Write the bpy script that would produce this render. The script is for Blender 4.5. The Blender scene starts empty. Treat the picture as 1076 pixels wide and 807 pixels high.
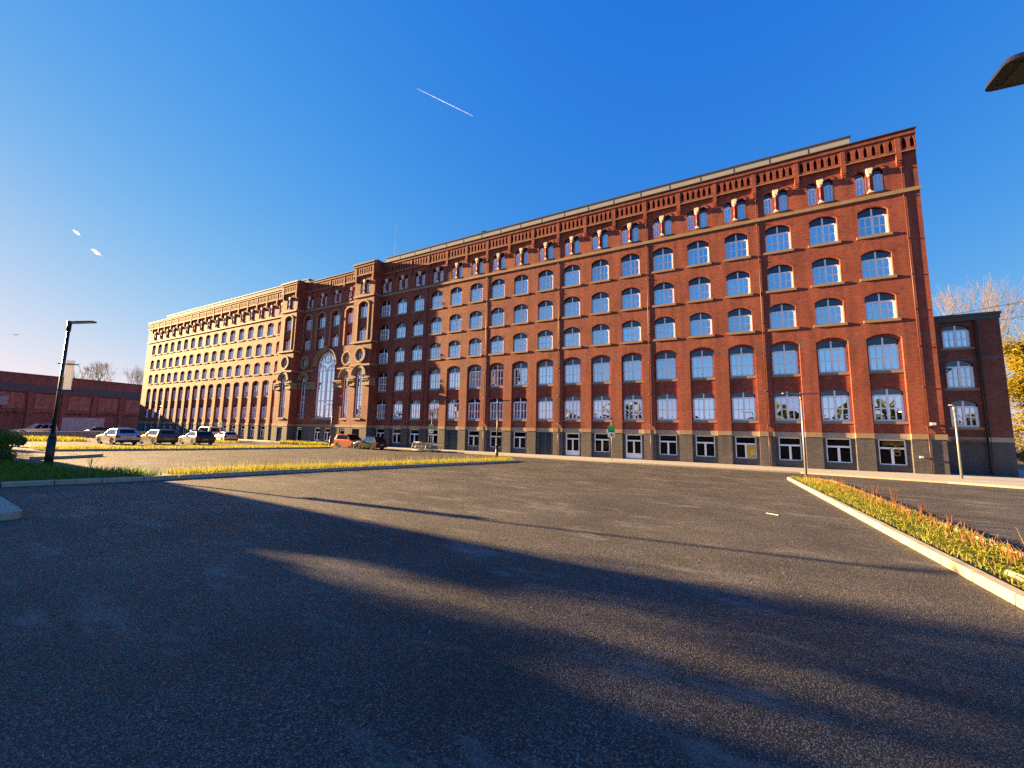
import bpy, math, random
from mathutils import Vector, Matrix
R_ = random.Random(7)
PI = math.pi
scene = bpy.context.scene
C = scene.collection
# ------------------------------------------------------------------ camera
CAM = Vector((-10.246, -37.69, 2.565))
F = Vector((-0.47784302, 0.87100203, 0.11411182))
RT = Vector((0.87760271, 0.47902781, 0.01859696))
UP = Vector((0.03846474, -0.10903127, 0.99329384))
cd = bpy.data.cameras.new("camera"); cam = bpy.data.objects.new("camera", cd); C.objects.link(cam)
cam.matrix_world = Matrix(((RT.x, UP.x, -F.x, CAM.x), (RT.y, UP.y, -F.y, CAM.y), (RT.z, UP.z, -F.z, CAM.z), (0, 0, 0, 1)))
cd.sensor_fit = 'HORIZONTAL'; cd.sensor_width = 36.0; cd.lens = 13.815
cd.clip_start = 0.1; cd.clip_end = 6000
scene.camera = cam
# ------------------------------------------------------------------ sun, sky, exposure
SUN_AZ = math.radians(6.7)      # light travels towards +X, turned this much towards +Y
SUN_EL = math.radians(13.0)
sl = bpy.data.lights.new("sun", 'SUN'); sun = bpy.data.objects.new("sun", sl); C.objects.link(sun)
sl.energy = 5.0; sl.angle = math.radians(0.5); sl.color = (1.0, 0.65, 0.29)
trav = Vector((math.cos(SUN_AZ) * math.cos(SUN_EL), math.sin(SUN_AZ) * math.cos(SUN_EL), -math.sin(SUN_EL)))
sun.rotation_euler = trav.to_track_quat('-Z', 'Y').to_euler()
w = bpy.data.worlds.new("World"); scene.world = w; w.use_nodes = True
nt = w.node_tree; bg = nt.nodes['Background']
sky = nt.nodes.new('ShaderNodeTexSky'); sky.sky_type = 'NISHITA'; sky.sun_disc = False
sky.sun_elevation = SUN_EL
sd = -trav                       # direction towards the sun
sky.sun_rotation = math.atan2(sd.x, sd.y)
sky.altitude = 50; sky.air_density = 1.0; sky.dust_density = 0.1; sky.ozone_density = 2.2
EXPO = 2.75
# the sky as the phone's sensor renders it: deeper blue, soft roll-off of each channel towards the sun
sep = nt.nodes.new('ShaderNodeSeparateColor'); com = nt.nodes.new('ShaderNodeCombineColor')
nt.links.new(sky.outputs[0], sep.inputs[0])
for ch, (a, p, b) in enumerate(((.075, 1.75, .78), (.235, 1.0, .76), (1.75, 1.0, 1.05))):
    pw = nt.nodes.new('ShaderNodeMath'); pw.operation = 'POWER'; pw.inputs[1].default_value = p
    mu = nt.nodes.new('ShaderNodeMath'); mu.operation = 'MULTIPLY'; mu.inputs[1].default_value = a
    de = nt.nodes.new('ShaderNodeMath'); de.operation = 'MULTIPLY_ADD'; de.inputs[1].default_value = b; de.inputs[2].default_value = 1.0
    dv = nt.nodes.new('ShaderNodeMath'); dv.operation = 'DIVIDE'
    nt.links.new(sep.outputs[ch], pw.inputs[0]); nt.links.new(pw.outputs[0], mu.inputs[0]); nt.links.new(mu.outputs[0], de.inputs[0])
    nt.links.new(mu.outputs[0], dv.inputs[0]); nt.links.new(de.outputs[0], dv.inputs[1]); nt.links.new(dv.outputs[0], com.inputs[ch])
sc_ = nt.nodes.new('ShaderNodeVectorMath'); sc_.operation = 'SCALE'; sc_.inputs['Scale'].default_value = 1.0/(0.1*2**EXPO)
nt.links.new(com.outputs[0], sc_.inputs[0]); nt.links.new(sc_.outputs[0], bg.inputs['Color'])
bg.inputs['Strength'].default_value = 0.1
scene.view_settings.view_transform = 'Standard'; scene.view_settings.look = 'None'
scene.view_settings.exposure = EXPO; scene.view_settings.gamma = 1.0
scene.view_settings.use_curve_mapping = False
scene.render.engine = 'CYCLES'
scene.cycles.max_bounces = 6; scene.cycles.diffuse_bounces = 3; scene.cycles.glossy_bounces = 4
scene.cycles.use_denoising = False; scene.cycles.sample_clamp_indirect = 0.6

# ------------------------------------------------------------------ helpers
def gz(y):
    "height of the car park surface"
    if y > -3.6: return -0.1
    return -0.1 - 0.0298 * (max(y, -60) + 3.6)

class MB:
    def __init__(s): s.v = []; s.f = []
    def face(s, *pts):
        n = len(s.v); s.v += [tuple(p) for p in pts]; s.f.append(tuple(range(n, n + len(pts))))
    def box(s, x0, x1, y0, y1, z0, z1):
        n = len(s.v)
        s.v += [(x0,y0,z0),(x1,y0,z0),(x1,y1,z0),(x0,y1,z0),(x0,y0,z1),(x1,y0,z1),(x1,y1,z1),(x0,y1,z1)]
        s.f += [tuple(n+i for i in q) for q in ((0,3,2,1),(4,5,6,7),(0,1,5,4),(1,2,6,5),(2,3,7,6),(3,0,4,7))]
    def hexa(s, p):
        "8 points: bottom 4 then top 4, counter-clockwise from above"
        n = len(s.v); s.v += [tuple(q) for q in p]
        s.f += [tuple(n+i for i in q) for q in ((0,3,2,1),(4,5,6,7),(0,1,5,4),(1,2,6,5),(2,3,7,6),(3,0,4,7))]
    def prism(s, poly, a0, a1, axis='y'):
        "poly of 2D points extruded between a0 and a1 (axis y: poly is x,z ; axis x: poly is y,z ; axis z: poly is x,y)"
        def P(p, a): return {'y': (p[0], a, p[1]), 'x': (a, p[0], p[1]), 'z': (p[0], p[1], a)}[axis]
        n = len(s.v); k = len(poly)
        s.v += [P(p, a0) for p in poly] + [P(p, a1) for p in poly]
        s.f.append(tuple(n+i for i in range(k))); s.f.append(tuple(n+k+i for i in reversed(range(k))))
        for i in range(k):
            j = (i+1) % k; s.f.append((n+j, n+i, n+k+i, n+k+j))
    def tube(s, p0, p1, r0, r1, n=8, cap=True):
        p0 = Vector(p0); p1 = Vector(p1); d = (p1-p0)
        if d.length < 1e-6: return
        d.normalize(); a = d.orthogonal().normalized(); b = d.cross(a)
        m = len(s.v)
        for p, r in ((p0, r0), (p1, r1)):
            for i in range(n):
                t = 2*PI*i/n; s.v.append(tuple(p + a*(r*math.cos(t)) + b*(r*math.sin(t))))
        for i in range(n):
            j = (i+1) % n; s.f.append((m+i, m+j, m+n+j, m+n+i))
        if cap:
            s.f.append(tuple(m+i for i in reversed(range(n)))); s.f.append(tuple(m+n+i for i in range(n)))
    def cell(s, x0, x1, z0, z1, y, hole=None, depth=0.2):
        "front-facing (-Y) wall panel with an optional arched hole and its reveals"
        if hole is None:
            s.face((x0,y,z0),(x1,y,z0),(x1,y,z1),(x0,y,z1)); return
        hl, hr, zb, arch = hole
        if hl > x0: s.face((x0,y,z0),(hl,y,z0),(hl,y,z1),(x0,y,z1))
        if x1 > hr: s.face((hr,y,z0),(x1,y,z0),(x1,y,z1),(hr,y,z1))
        if zb > z0: s.face((hl,y,z0),(hr,y,z0),(hr,y,zb),(hl,y,zb))
        for a, b in zip(arch, arch[1:]):
            s.face((a[0],y,a[1]),(b[0],y,b[1]),(b[0],y,z1),(a[0],y,z1))
        out = [(hl, zb)] + list(arch) + [(hr, zb)]
        for i in range(len(out)):
            a = out[i]; b = out[(i+1) % len(out)]
            if abs(a[0]-b[0]) + abs(a[1]-b[1]) < 1e-6: continue
            if i == len(out)-1 and zb <= z0: continue
            s.face((a[0],y,a[1]),(a[0],y+depth,a[1]),(b[0],y+depth,b[1]),(b[0],y,b[1]))
    def ring(s, cx, cz, r0, r1, y0, y1, a0=0, a1=PI, n=24):
        "half or full annulus, front at y0, back at y1"
        full = abs(a1-a0-2*PI) < 1e-6
        for i in range(n):
            t = a0+(a1-a0)*i/n; u = a0+(a1-a0)*(i+1)/n
            p = [(cx+r*math.cos(q), cz+r*math.sin(q)) for q in (t, u) for r in (r0, r1)]
            (ax,az),(bx,bz),(dx,dz),(ex,ez) = p   # t,r0  t,r1  u,r0  u,r1
            s.face((ax,y0,az),(bx,y0,bz),(ex,y0,ez),(dx,y0,dz))
            s.face((bx,y0,bz),(bx,y1,bz),(ex,y1,ez),(ex,y0,ez))
            s.face((ax,y0,az),(dx,y0,dz),(dx,y1,dz),(ax,y1,az))
            if not full and i == 0: s.face((ax,y0,az),(ax,y1,az),(bx,y1,bz),(bx,y0,bz))
            if not full and i == n-1: s.face((dx,y0,dz),(ex,y0,ez),(ex,y1,ez),(dx,y1,dz))
    def strip(s, line, w, y0, y1):
        "flat bar of width w along a polyline in x,z"
        for a, b in zip(line, line[1:]):
            dx, dz = b[0]-a[0], b[1]-a[1]; L = math.hypot(dx, dz) or 1
            nx, nz = -dz/L*w/2, dx/L*w/2
            p = [(a[0]-nx,a[1]-nz),(b[0]-nx,b[1]-nz),(b[0]+nx,b[1]+nz),(a[0]+nx,a[1]+nz)]
            s.prism(p, y0, y1, 'y')
    def mesh(s, name, mat=None, smooth=False):
        me = bpy.data.meshes.new(name); me.from_pydata(s.v, [], s.f); me.update()
        if mat: me.materials.append(mat)
        if smooth:
            for p in me.polygons: p.use_smooth = True
        return me
    def build(s, name, mat, parent=None, smooth=False, loc=(0,0,0), rz=0):
        return put(name, s.mesh(name, mat, smooth), parent, loc, rz)

def put(name, me, parent=None, loc=(0,0,0), rz=0):
    o = bpy.data.objects.new(name, me); C.objects.link(o); o.location = loc; o.rotation_euler.z = rz
    if parent: o.parent = parent
    return o
def tag(o, label, cat, group=None, kind=None):
    o['label'] = label; o['category'] = cat
    if group: o['group'] = group
    if kind: o['kind'] = kind
    return o
def thing(name, label, cat, loc=(0,0,0), rz=0, group=None):
    o = put(name, None, None, loc, rz); o.empty_display_size = 0.2
    return tag(o, label, cat, group)
def struct(o): o['kind'] = 'structure'; return o
def copy_tree(o, parent=None):
    c = o.copy(); C.objects.link(c); c.parent = parent
    for ch in o.children: copy_tree(ch, c)
    return c

# ------------------------------------------------------------------ materials
def new_mat(name):
    m = bpy.data.materials.new(name); m.use_nodes = True
    return m, m.node_tree.nodes, m.node_tree.links, m.node_tree.nodes['Principled BSDF']
def plain(name, col, rough=0.6, metal=0.0, var=0.12, scale=6.0, spec=0.5, bump=0.0, coat=0.0):
    m, N, L, b = new_mat(name)
    tc = N.new('ShaderNodeTexCoord'); nz = N.new('ShaderNodeTexNoise'); nz.inputs['Scale'].default_value = scale
    nz.inputs['Detail'].default_value = 5
    L.new(tc.outputs['Object'], nz.inputs['Vector'])
    mr = N.new('ShaderNodeMapRange'); mr.inputs[3].default_value = 1-var; mr.inputs[4].default_value = 1+var
    L.new(nz.outputs['Fac'], mr.inputs[0])
    mx = N.new('ShaderNodeVectorMath'); mx.operation = 'SCALE'; mx.inputs[0].default_value = col
    L.new(mr.outputs[0], mx.inputs['Scale']); L.new(mx.outputs[0], b.inputs['Base Color'])
    b.inputs['Roughness'].default_value = rough; b.inputs['Metallic'].default_value = metal
    b.inputs['Specular IOR Level'].default_value = spec; b.inputs['Coat Weight'].default_value = coat
    if bump:
        bp = N.new('ShaderNodeBump'); bp.inputs['Strength'].default_value = bump; bp.inputs['Distance'].default_value = 0.02
        L.new(nz.outputs['Fac'], bp.inputs['Height']); L.new(bp.outputs[0], b.inputs['Normal'])
    return m
def brick(name, c1, c2, mortar, bands=(), bandcol=(0.13,0.10,0.11), rough=0.76, spec=0.45, stain=0.4, bw=0.23, rh=0.078):
    m, N, L, b = new_mat(name)
    g = N.new('ShaderNodeNewGeometry'); sp = N.new('ShaderNodeSeparateXYZ'); L.new(g.outputs['Position'], sp.inputs[0])
    ad = N.new('ShaderNodeMath'); ad.operation = 'ADD'; L.new(sp.outputs[0], ad.inputs[0]); L.new(sp.outputs[1], ad.inputs[1])
    cb = N.new('ShaderNodeCombineXYZ'); L.new(ad.outputs[0], cb.inputs[0]); L.new(sp.outputs[2], cb.inputs[1])
    bt = N.new('ShaderNodeTexBrick'); L.new(cb.outputs[0], bt.inputs['Vector'])
    bt.inputs['Color1'].default_value = (*c1, 1); bt.inputs['Color2'].default_value = (*c2, 1); bt.inputs['Mortar'].default_value = (*mortar, 1)
    bt.inputs['Scale'].default_value = 1.0; bt.inputs['Brick Width'].default_value = bw; bt.inputs['Row Height'].default_value = rh
    bt.inputs['Mortar Size'].default_value = 0.008; bt.inputs['Bias'].default_value = -0.1
    # weathering: broad patches and vertical streaks with a shape of their own
    n1 = N.new('ShaderNodeTexNoise'); n1.inputs['Scale'].default_value = 0.45; n1.inputs['Detail'].default_value = 8; n1.inputs['Roughness'].default_value = 0.65
    L.new(g.outputs['Position'], n1.inputs['Vector'])
    mp = N.new('ShaderNodeMapping'); mp.inputs['Scale'].default_value = (2.2, 0.16, 1); L.new(cb.outputs[0], mp.inputs['Vector'])
    n2 = N.new('ShaderNodeTexNoise'); n2.inputs['Scale'].default_value = 1.0; n2.inputs['Detail'].default_value = 6; L.new(mp.outputs[0], n2.inputs['Vector'])
    mm = N.new('ShaderNodeMath'); mm.operation = 'ADD'; L.new(n1.outputs['Fac'], mm.inputs[0]); L.new(n2.outputs['Fac'], mm.inputs[1])
    mr = N.new('ShaderNodeMapRange'); mr.inputs[1].default_value = 0.7; mr.inputs[2].default_value = 1.3; mr.inputs[3].default_value = 1-stain; mr.inputs[4].default_value = 1+stain*0.7
    L.new(mm.outputs[0], mr.inputs[0])
    sc = N.new('ShaderNodeVectorMath'); sc.operation = 'SCALE'; L.new(mr.outputs[0], sc.inputs['Scale'])
    col = bt.outputs['Color']
    for z0, z1 in bands:
        ga = N.new('ShaderNodeMath'); ga.operation = 'GREATER_THAN'; ga.inputs[1].default_value = z0; L.new(sp.outputs[2], ga.inputs[0])
        la = N.new('ShaderNodeMath'); la.operation = 'LESS_THAN'; la.inputs[1].default_value = z1; L.new(sp.outputs[2], la.inputs[0])
        mu = N.new('ShaderNodeMath'); mu.operation = 'MULTIPLY'; L.new(ga.outputs[0], mu.inputs[0]); L.new(la.outputs[0], mu.inputs[1])
        n3 = N.new('ShaderNodeTexNoise'); n3.inputs['Scale'].default_value = 1.4; L.new(g.outputs['Position'], n3.inputs['Vector'])
        m2 = N.new('ShaderNodeMapRange'); m2.inputs[1].default_value = 0.35; m2.inputs[2].default_value = 0.6; m2.inputs[4].default_value = 0.8; L.new(n3.outputs['Fac'], m2.inputs[0])
        m3 = N.new('ShaderNodeMath'); m3.operation = 'MULTIPLY'; L.new(mu.outputs[0], m3.inputs[0]); L.new(m2.outputs[0], m3.inputs[1])
        mix = N.new('ShaderNodeMix'); mix.data_type = 'RGBA'; L.new(m3.outputs[0], mix.inputs[0]); L.new(col, mix.inputs[6]); mix.inputs[7].default_value = (*bandcol, 1)
        col = mix.outputs[2]
    # sparse pale efflorescence
    n4 = N.new('ShaderNodeTexNoise'); n4.inputs['Scale'].default_value = 0.8; n4.inputs['Detail'].default_value = 10; n4.inputs['Roughness'].default_value = 0.75
    mp4 = N.new('ShaderNodeMapping'); mp4.inputs['Location'].default_value = (31, 7, 3); L.new(g.outputs['Position'], mp4.inputs['Vector']); L.new(mp4.outputs[0], n4.inputs['Vector'])
    m4 = N.new('ShaderNodeMapRange'); m4.inputs[1].default_value = 0.64; m4.inputs[2].default_value = 0.78; m4.inputs[4].default_value = 0.4; L.new(n4.outputs['Fac'], m4.inputs[0])
    mix = N.new('ShaderNodeMix'); mix.data_type = 'RGBA'; L.new(m4.outputs[0], mix.inputs[0]); L.new(col, mix.inputs[6]); mix.inputs[7].default_value = (0.42, 0.33, 0.29, 1)
    n5 = N.new('ShaderNodeTexNoise'); n5.inputs['Scale'].default_value = 5.0; n5.inputs['Detail'].default_value = 6; n5.inputs['Roughness'].default_value = 0.8
    mp5 = N.new('ShaderNodeMapping'); mp5.inputs['Scale'].default_value = (0.55, 0.55, 1.6); L.new(g.outputs['Position'], mp5.inputs['Vector']); L.new(mp5.outputs[0], n5.inputs['Vector'])
    m5 = N.new('ShaderNodeMapRange'); m5.inputs[1].default_value = 0.3; m5.inputs[2].default_value = 0.7; m5.inputs[3].default_value = 0.62; m5.inputs[4].default_value = 1.4; L.new(n5.outputs['Fac'], m5.inputs[0])
    s5 = N.new('ShaderNodeVectorMath'); s5.operation = 'SCALE'; L.new(mix.outputs[2], s5.inputs[0]); L.new(m5.outputs[0], s5.inputs['Scale'])
    L.new(s5.outputs[0], sc.inputs[0]); L.new(sc.outputs[0], b.inputs['Base Color'])
    b.inputs['Roughness'].default_value = rough; b.inputs['Specular IOR Level'].default_value = spec
    bp = N.new('ShaderNodeBump'); bp.inputs['Strength'].default_value = 0.35; bp.inputs['Distance'].default_value = 0.006; bp.invert = True
    L.new(bt.outputs['Fac'], bp.inputs['Height']); L.new(bp.outputs[0], b.inputs['Normal'])
    return m
def glass_mat(name, refl, tint=(0.86,0.93,1.0), inside=(0.012,0.014,0.016), rough=0.015):
    m, N, L, b = new_mat(name)
    N.remove(b); out = N['Material Output']
    gl = N.new('ShaderNodeBsdfGlossy'); gl.inputs['Color'].default_value = (*tint, 1); gl.inputs['Roughness'].default_value = rough
    df = N.new('ShaderNodeBsdfDiffuse'); df.inputs['Color'].default_value = (*inside, 1)
    fr = N.new('ShaderNodeFresnel'); fr.inputs['IOR'].default_value = 1.5
    mr = N.new('ShaderNodeMapRange'); mr.inputs[3].default_value = refl; mr.inputs[4].default_value = 1.0; L.new(fr.outputs[0], mr.inputs[0])
    # slight waviness, different on each pane
    tc = N.new('ShaderNodeNewGeometry'); nz = N.new('ShaderNodeTexNoise'); nz.inputs['Scale'].default_value = 0.9; nz.inputs['Detail'].default_value = 1
    L.new(tc.outputs['Position'], nz.inputs['Vector'])
    bp = N.new('ShaderNodeBump'); bp.inputs['Strength'].default_value = 0.22; bp.inputs['Distance'].default_value = 0.03; L.new(nz.outputs['Fac'], bp.inputs['Height'])
    L.new(bp.outputs[0], gl.inputs['Normal'])
    oi = N.new('ShaderNodeObjectInfo'); va = N.new('ShaderNodeVectorMath'); va.operation = 'MULTIPLY_ADD'; va.inputs[1].default_value = (37, 91, 53); L.new(oi.outputs['Random'], va.inputs[0]); L.new(tc.outputs['Position'], va.inputs[2]); L.new(va.outputs[0], nz.inputs['Vector'])
    rv = N.new('ShaderNodeMapRange'); rv.inputs[3].default_value = 0.74; rv.inputs[4].default_value = 1.0; L.new(oi.outputs['Random'], rv.inputs[0])
    rs = N.new('ShaderNodeVectorMath'); rs.operation = 'SCALE'; rs.inputs[0].default_value = tint; L.new(rv.outputs[0], rs.inputs['Scale']); L.new(rs.outputs[0], gl.inputs['Color'])
    mx = N.new('ShaderNodeMixShader'); L.new(mr.outputs[0], mx.inputs[0]); L.new(df.outputs[0], mx.inputs[1]); L.new(gl.outputs[0], mx.inputs[2]); L.new(mx.outputs[0], out.inputs['Surface'])
    return m
def leafy(name, c1, c2, trans=0.35, scale=1.5):
    m, N, L, b = new_mat(name)
    g = N.new('ShaderNodeNewGeometry'); nz = N.new('ShaderNodeTexNoise'); nz.inputs['Scale'].default_value = scale; nz.inputs['Detail'].default_value = 4
    L.new(g.outputs['Position'], nz.inputs['Vector'])
    cr = N.new('ShaderNodeValToRGB'); cr.color_ramp.elements[0].position = 0.35; cr.color_ramp.elements[1].position = 0.65
    cr.color_ramp.elements[0].color = (*c1, 1); cr.color_ramp.elements[1].color = (*c2, 1)
    L.new(nz.outputs['Fac'], cr.inputs[0]); L.new(cr.outputs[0], b.inputs['Base Color']); b.inputs['Roughness'].default_value = 0.6
    b.inputs['Specular IOR Level'].default_value = 0.25
    tr = N.new('ShaderNodeBsdfTranslucent'); L.new(cr.outputs[0], tr.inputs['Color'])
    mx = N.new('ShaderNodeMixShader'); mx.inputs[0].default_value = trans
    L.new(b.outputs[0], mx.inputs[1]); L.new(tr.outputs[0], mx.inputs[2]); L.new(mx.outputs[0], N['Material Output'].inputs['Surface'])
    return m
def asphalt():
    m, N, L, b = new_mat('asphalt')
    g = N.new('ShaderNodeNewGeometry'); P = g.outputs['Position']
    v = N.new('ShaderNodeTexVoronoi'); v.inputs['Scale'].default_value = 120; L.new(P, v.inputs['Vector'])
    hsv = N.new('ShaderNodeSeparateColor'); L.new(v.outputs['Color'], hsv.inputs[0])
    pwr = N.new('ShaderNodeMath'); pwr.operation = 'POWER'; pwr.inputs[1].default_value = 4.0; L.new(hsv.outputs[0], pwr.inputs[0])
    stone = N.new('ShaderNodeMapRange'); stone.inputs[3].default_value = 0.022; stone.inputs[4].default_value = 0.20; L.new(pwr.outputs[0], stone.inputs[0])
    n1 = N.new('ShaderNodeTexNoise'); n1.inputs['Scale'].default_value = 0.5; n1.inputs['Detail'].default_value = 9; n1.inputs['Roughness'].default_value = 0.6; L.new(P, n1.inputs['Vector'])
    a = N.new('ShaderNodeMapRange'); a.inputs[1].default_value = 0.3; a.inputs[2].default_value = 0.7; a.inputs[3].default_value = 0.6; a.inputs[4].default_value = 1.4; L.new(n1.outputs['Fac'], a.inputs[0])
    mu = N.new('ShaderNodeMath'); mu.operation = 'MULTIPLY'; L.new(stone.outputs[0], mu.inputs[0]); L.new(a.outputs[0], mu.inputs[1])
    col = N.new('ShaderNodeVectorMath'); col.operation = 'SCALE'; col.inputs[0].default_value = (1.0, 0.93, 0.84); L.new(mu.outputs[0], col.inputs['Scale'])
    # dusty scuffs, drawn out along the driving direction
    mp = N.new('ShaderNodeMapping'); mp.inputs['Scale'].default_value = (0.55, 1.5, 1); mp.inputs['Rotation'].default_value = (0, 0, 0.5); L.new(P, mp.inputs['Vector'])
    n2 = N.new('ShaderNodeTexNoise'); n2.inputs['Scale'].default_value = 1.1; n2.inputs['Detail'].default_value = 11; n2.inputs['Roughness'].default_value = 0.72; L.new(mp.outputs[0], n2.inputs['Vector'])
    d = N.new('ShaderNodeMapRange'); d.inputs[1].default_value = 0.54; d.inputs[2].default_value = 0.68; d.inputs[4].default_value = 0.85; L.new(n2.outputs['Fac'], d.inputs[0])
    mx = N.new('ShaderNodeMix'); mx.data_type = 'RGBA'; L.new(d.outputs[0], mx.inputs[0]); L.new(col.outputs[0], mx.inputs[6]); mx.inputs[7].default_value = (0.17, 0.16, 0.145, 1)
    # paving-machine seams: faint lines along Y every 4.1 m
    sp = N.new('ShaderNodeSeparateXYZ'); L.new(P, sp.inputs[0])
    wob = N.new('ShaderNodeTexNoise'); wob.inputs['Scale'].default_value = 0.8; L.new(P, wob.inputs['Vector'])
    wm = N.new('ShaderNodeMath'); wm.operation = 'MULTIPLY_ADD'; wm.inputs[1].default_value = 0.12; L.new(wob.outputs['Fac'], wm.inputs[0]); L.new(sp.outputs[0], wm.inputs[2])
    pg = N.new('ShaderNodeMath'); pg.operation = 'PINGPONG'; pg.inputs[1].default_value = 2.05; L.new(wm.outputs[0], pg.inputs[0])
    se = N.new('ShaderNodeMapRange'); se.inputs[1].default_value = 0.0; se.inputs[2].default_value = 0.035; se.inputs[3].default_value = 0.86; se.inputs[4].default_value = 1.0; L.new(pg.outputs[0], se.inputs[0])
    fin = N.new('ShaderNodeVectorMath'); fin.operation = 'SCALE'; L.new(mx.outputs[2], fin.inputs[0]); L.new(se.outputs[0], fin.inputs['Scale'])
    L.new(fin.outputs[0], b.inputs['Base Color'])
    b.inputs['Roughness'].default_value = 0.72; b.inputs['Specular IOR Level'].default_value = 0.35
    bp = N.new('ShaderNodeBump'); bp.inputs['Strength'].default_value = 0.55; bp.inputs['Distance'].default_value = 0.010; bp.invert = True; L.new(v.outputs['Distance'], bp.inputs['Height'])
    b2 = N.new('ShaderNodeBump'); b2.inputs['Strength'].default_value = 0.3; b2.inputs['Distance'].default_value = 0.05; L.new(n1.outputs['Fac'], b2.inputs['Height'])
    L.new(b2.outputs[0], bp.inputs['Normal']); L.new(bp.outputs[0], b.inputs['Normal'])
    return m

M = {}
M['brick'] = brick('red_brick', (0.29,0.050,0.022), (0.195,0.033,0.016), (0.20,0.09,0.06), bands=((9.42,9.56),(9.72,9.86)))
M['darkbrick'] = brick('dark_red_brick', (0.20,0.044,0.025), (0.135,0.031,0.020), (0.15,0.09,0.07), bands=((8.0,8.2),))
M['bluebrick'] = brick('grey_brick', (0.078,0.071,0.074), (0.052,0.047,0.05), (0.13,0.115,0.105), stain=0.3)
M['shedbrick'] = brick('shed_brick', (0.26,0.08,0.06), (0.20,0.065,0.05), (0.16,0.10,0.08))
M['stone'] = plain('buff_stone', (0.28,0.195,0.105), 0.75, var=0.3, scale=3, bump=0.2)
M['lintel'] = plain('grey_stone', (0.36,0.29,0.21), 0.8, var=0.3, scale=3)
M['white'] = plain('white_paint', (0.88,0.91,0.94), 0.4, var=0.06, scale=2)
M['cap'] = plain('cream_stone', (0.72,0.66,0.46), 0.7, var=0.15, scale=8)
M['maroon'] = plain('maroon_shaft', (0.28,0.035,0.05), 0.5)
M['attic'] = plain('grey_cladding', (0.33,0.31,0.27), 0.85, var=0.08, scale=1.2)
M['lead'] = plain('dark_coping', (0.06,0.06,0.065), 0.6)
M['glass'] = glass_mat('window_glass', 0.92)
M['fan'] = glass_mat('arch_shade_glass', 0.13, tint=(.6,.68,.8))  # top lights made darker to stand for the shade under the arch soffit
M['glass0'] = glass_mat('ground_glass', 0.0, tint=(.5,.52,.55), inside=(.004,.004,.004))
M['navy'] = plain('navy_door_paint', (0.012,0.030,0.055), 0.4)
M['pipe'] = plain('red_pipe', (0.085,0.024,0.018), 0.45)
M['asphalt'] = asphalt()
M['concrete'] = plain('concrete', (0.35,0.31,0.23), 0.85, var=0.32, scale=5, bump=0.15)
M['paving'] = plain('paving', (0.33,0.32,0.30), 0.85, var=0.15, scale=3)
M['earth'] = plain('earth', (0.10,0.085,0.05), 0.95, var=0.4, scale=0.6, bump=0.3)
M['black'] = plain('black_paint', (0.015,0.015,0.017), 0.4)
M['steel'] = plain('galvanised_steel', (0.24,0.24,0.245), 0.5, metal=0.5)
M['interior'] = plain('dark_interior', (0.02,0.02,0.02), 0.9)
M['tyre'] = plain('tyre_rubber', (0.015,0.015,0.015), 0.9)
M['rim'] = plain('alloy', (0.45,0.45,0.46), 0.3, metal=0.9)
M['carglass'] = glass_mat('car_glass', 0.0, tint=(.4,.43,.46))
M['bark'] = plain('bark', (0.16,0.115,0.075), 0.9, var=0.3, scale=4)
M['palebark'] = plain('pale_bark', (0.21,0.165,0.115), 0.9, var=0.3, scale=4)
M['green'] = plain('sign_green', (0.01,0.30,0.09), 0.5, var=0.03)
M['signwhite'] = plain('sign_white', (0.55,0.56,0.54), 0.5, var=0.03)
M['signblue'] = plain('sign_ink', (0.03,0.08,0.12), 0.5)
M['yellow'] = plain('yellow_paint', (0.55,0.38,0.03), 0.5)
M['corrugate'] = plain('slate_sheet', (0.06,0.065,0.08), 0.6, var=0.15, scale=2)
M['palewall'] = plain('pale_weathered_wall', (0.38,0.36,0.34), 0.8, var=0.5, scale=1.2)

# ------------------------------------------------------------------ arches
def seg(hl, hr, zs, rise, n=8):
    "segmental arch from the left spring to the right spring"
    w = (hr-hl)/2; cx = (hl+hr)/2; r = (w*w+rise*rise)/(2*rise); zc = zs+rise-r; a = math.asin(min(1, w/r))
    return [(cx+r*math.sin(-a+2*a*i/n), zc+r*math.cos(-a+2*a*i/n)) for i in range(n+1)]
def rnd(hl, hr, zs, n=14): return seg(hl, hr, zs, (hr-hl)/2-1e-4, n)
def flat(hl, hr, zt): return [(hl, zt), (hr, zt)]
def pointed(hl, hr, zs, zt): 
    c = (hl+hr)/2; return [(hl, zs), (hl+0.28*(hr-hl), zs+0.62*(zt-zs)), (c, zt), (hr-0.28*(hr-hl), zs+0.62*(zt-zs)), (hr, zs)]

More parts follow.
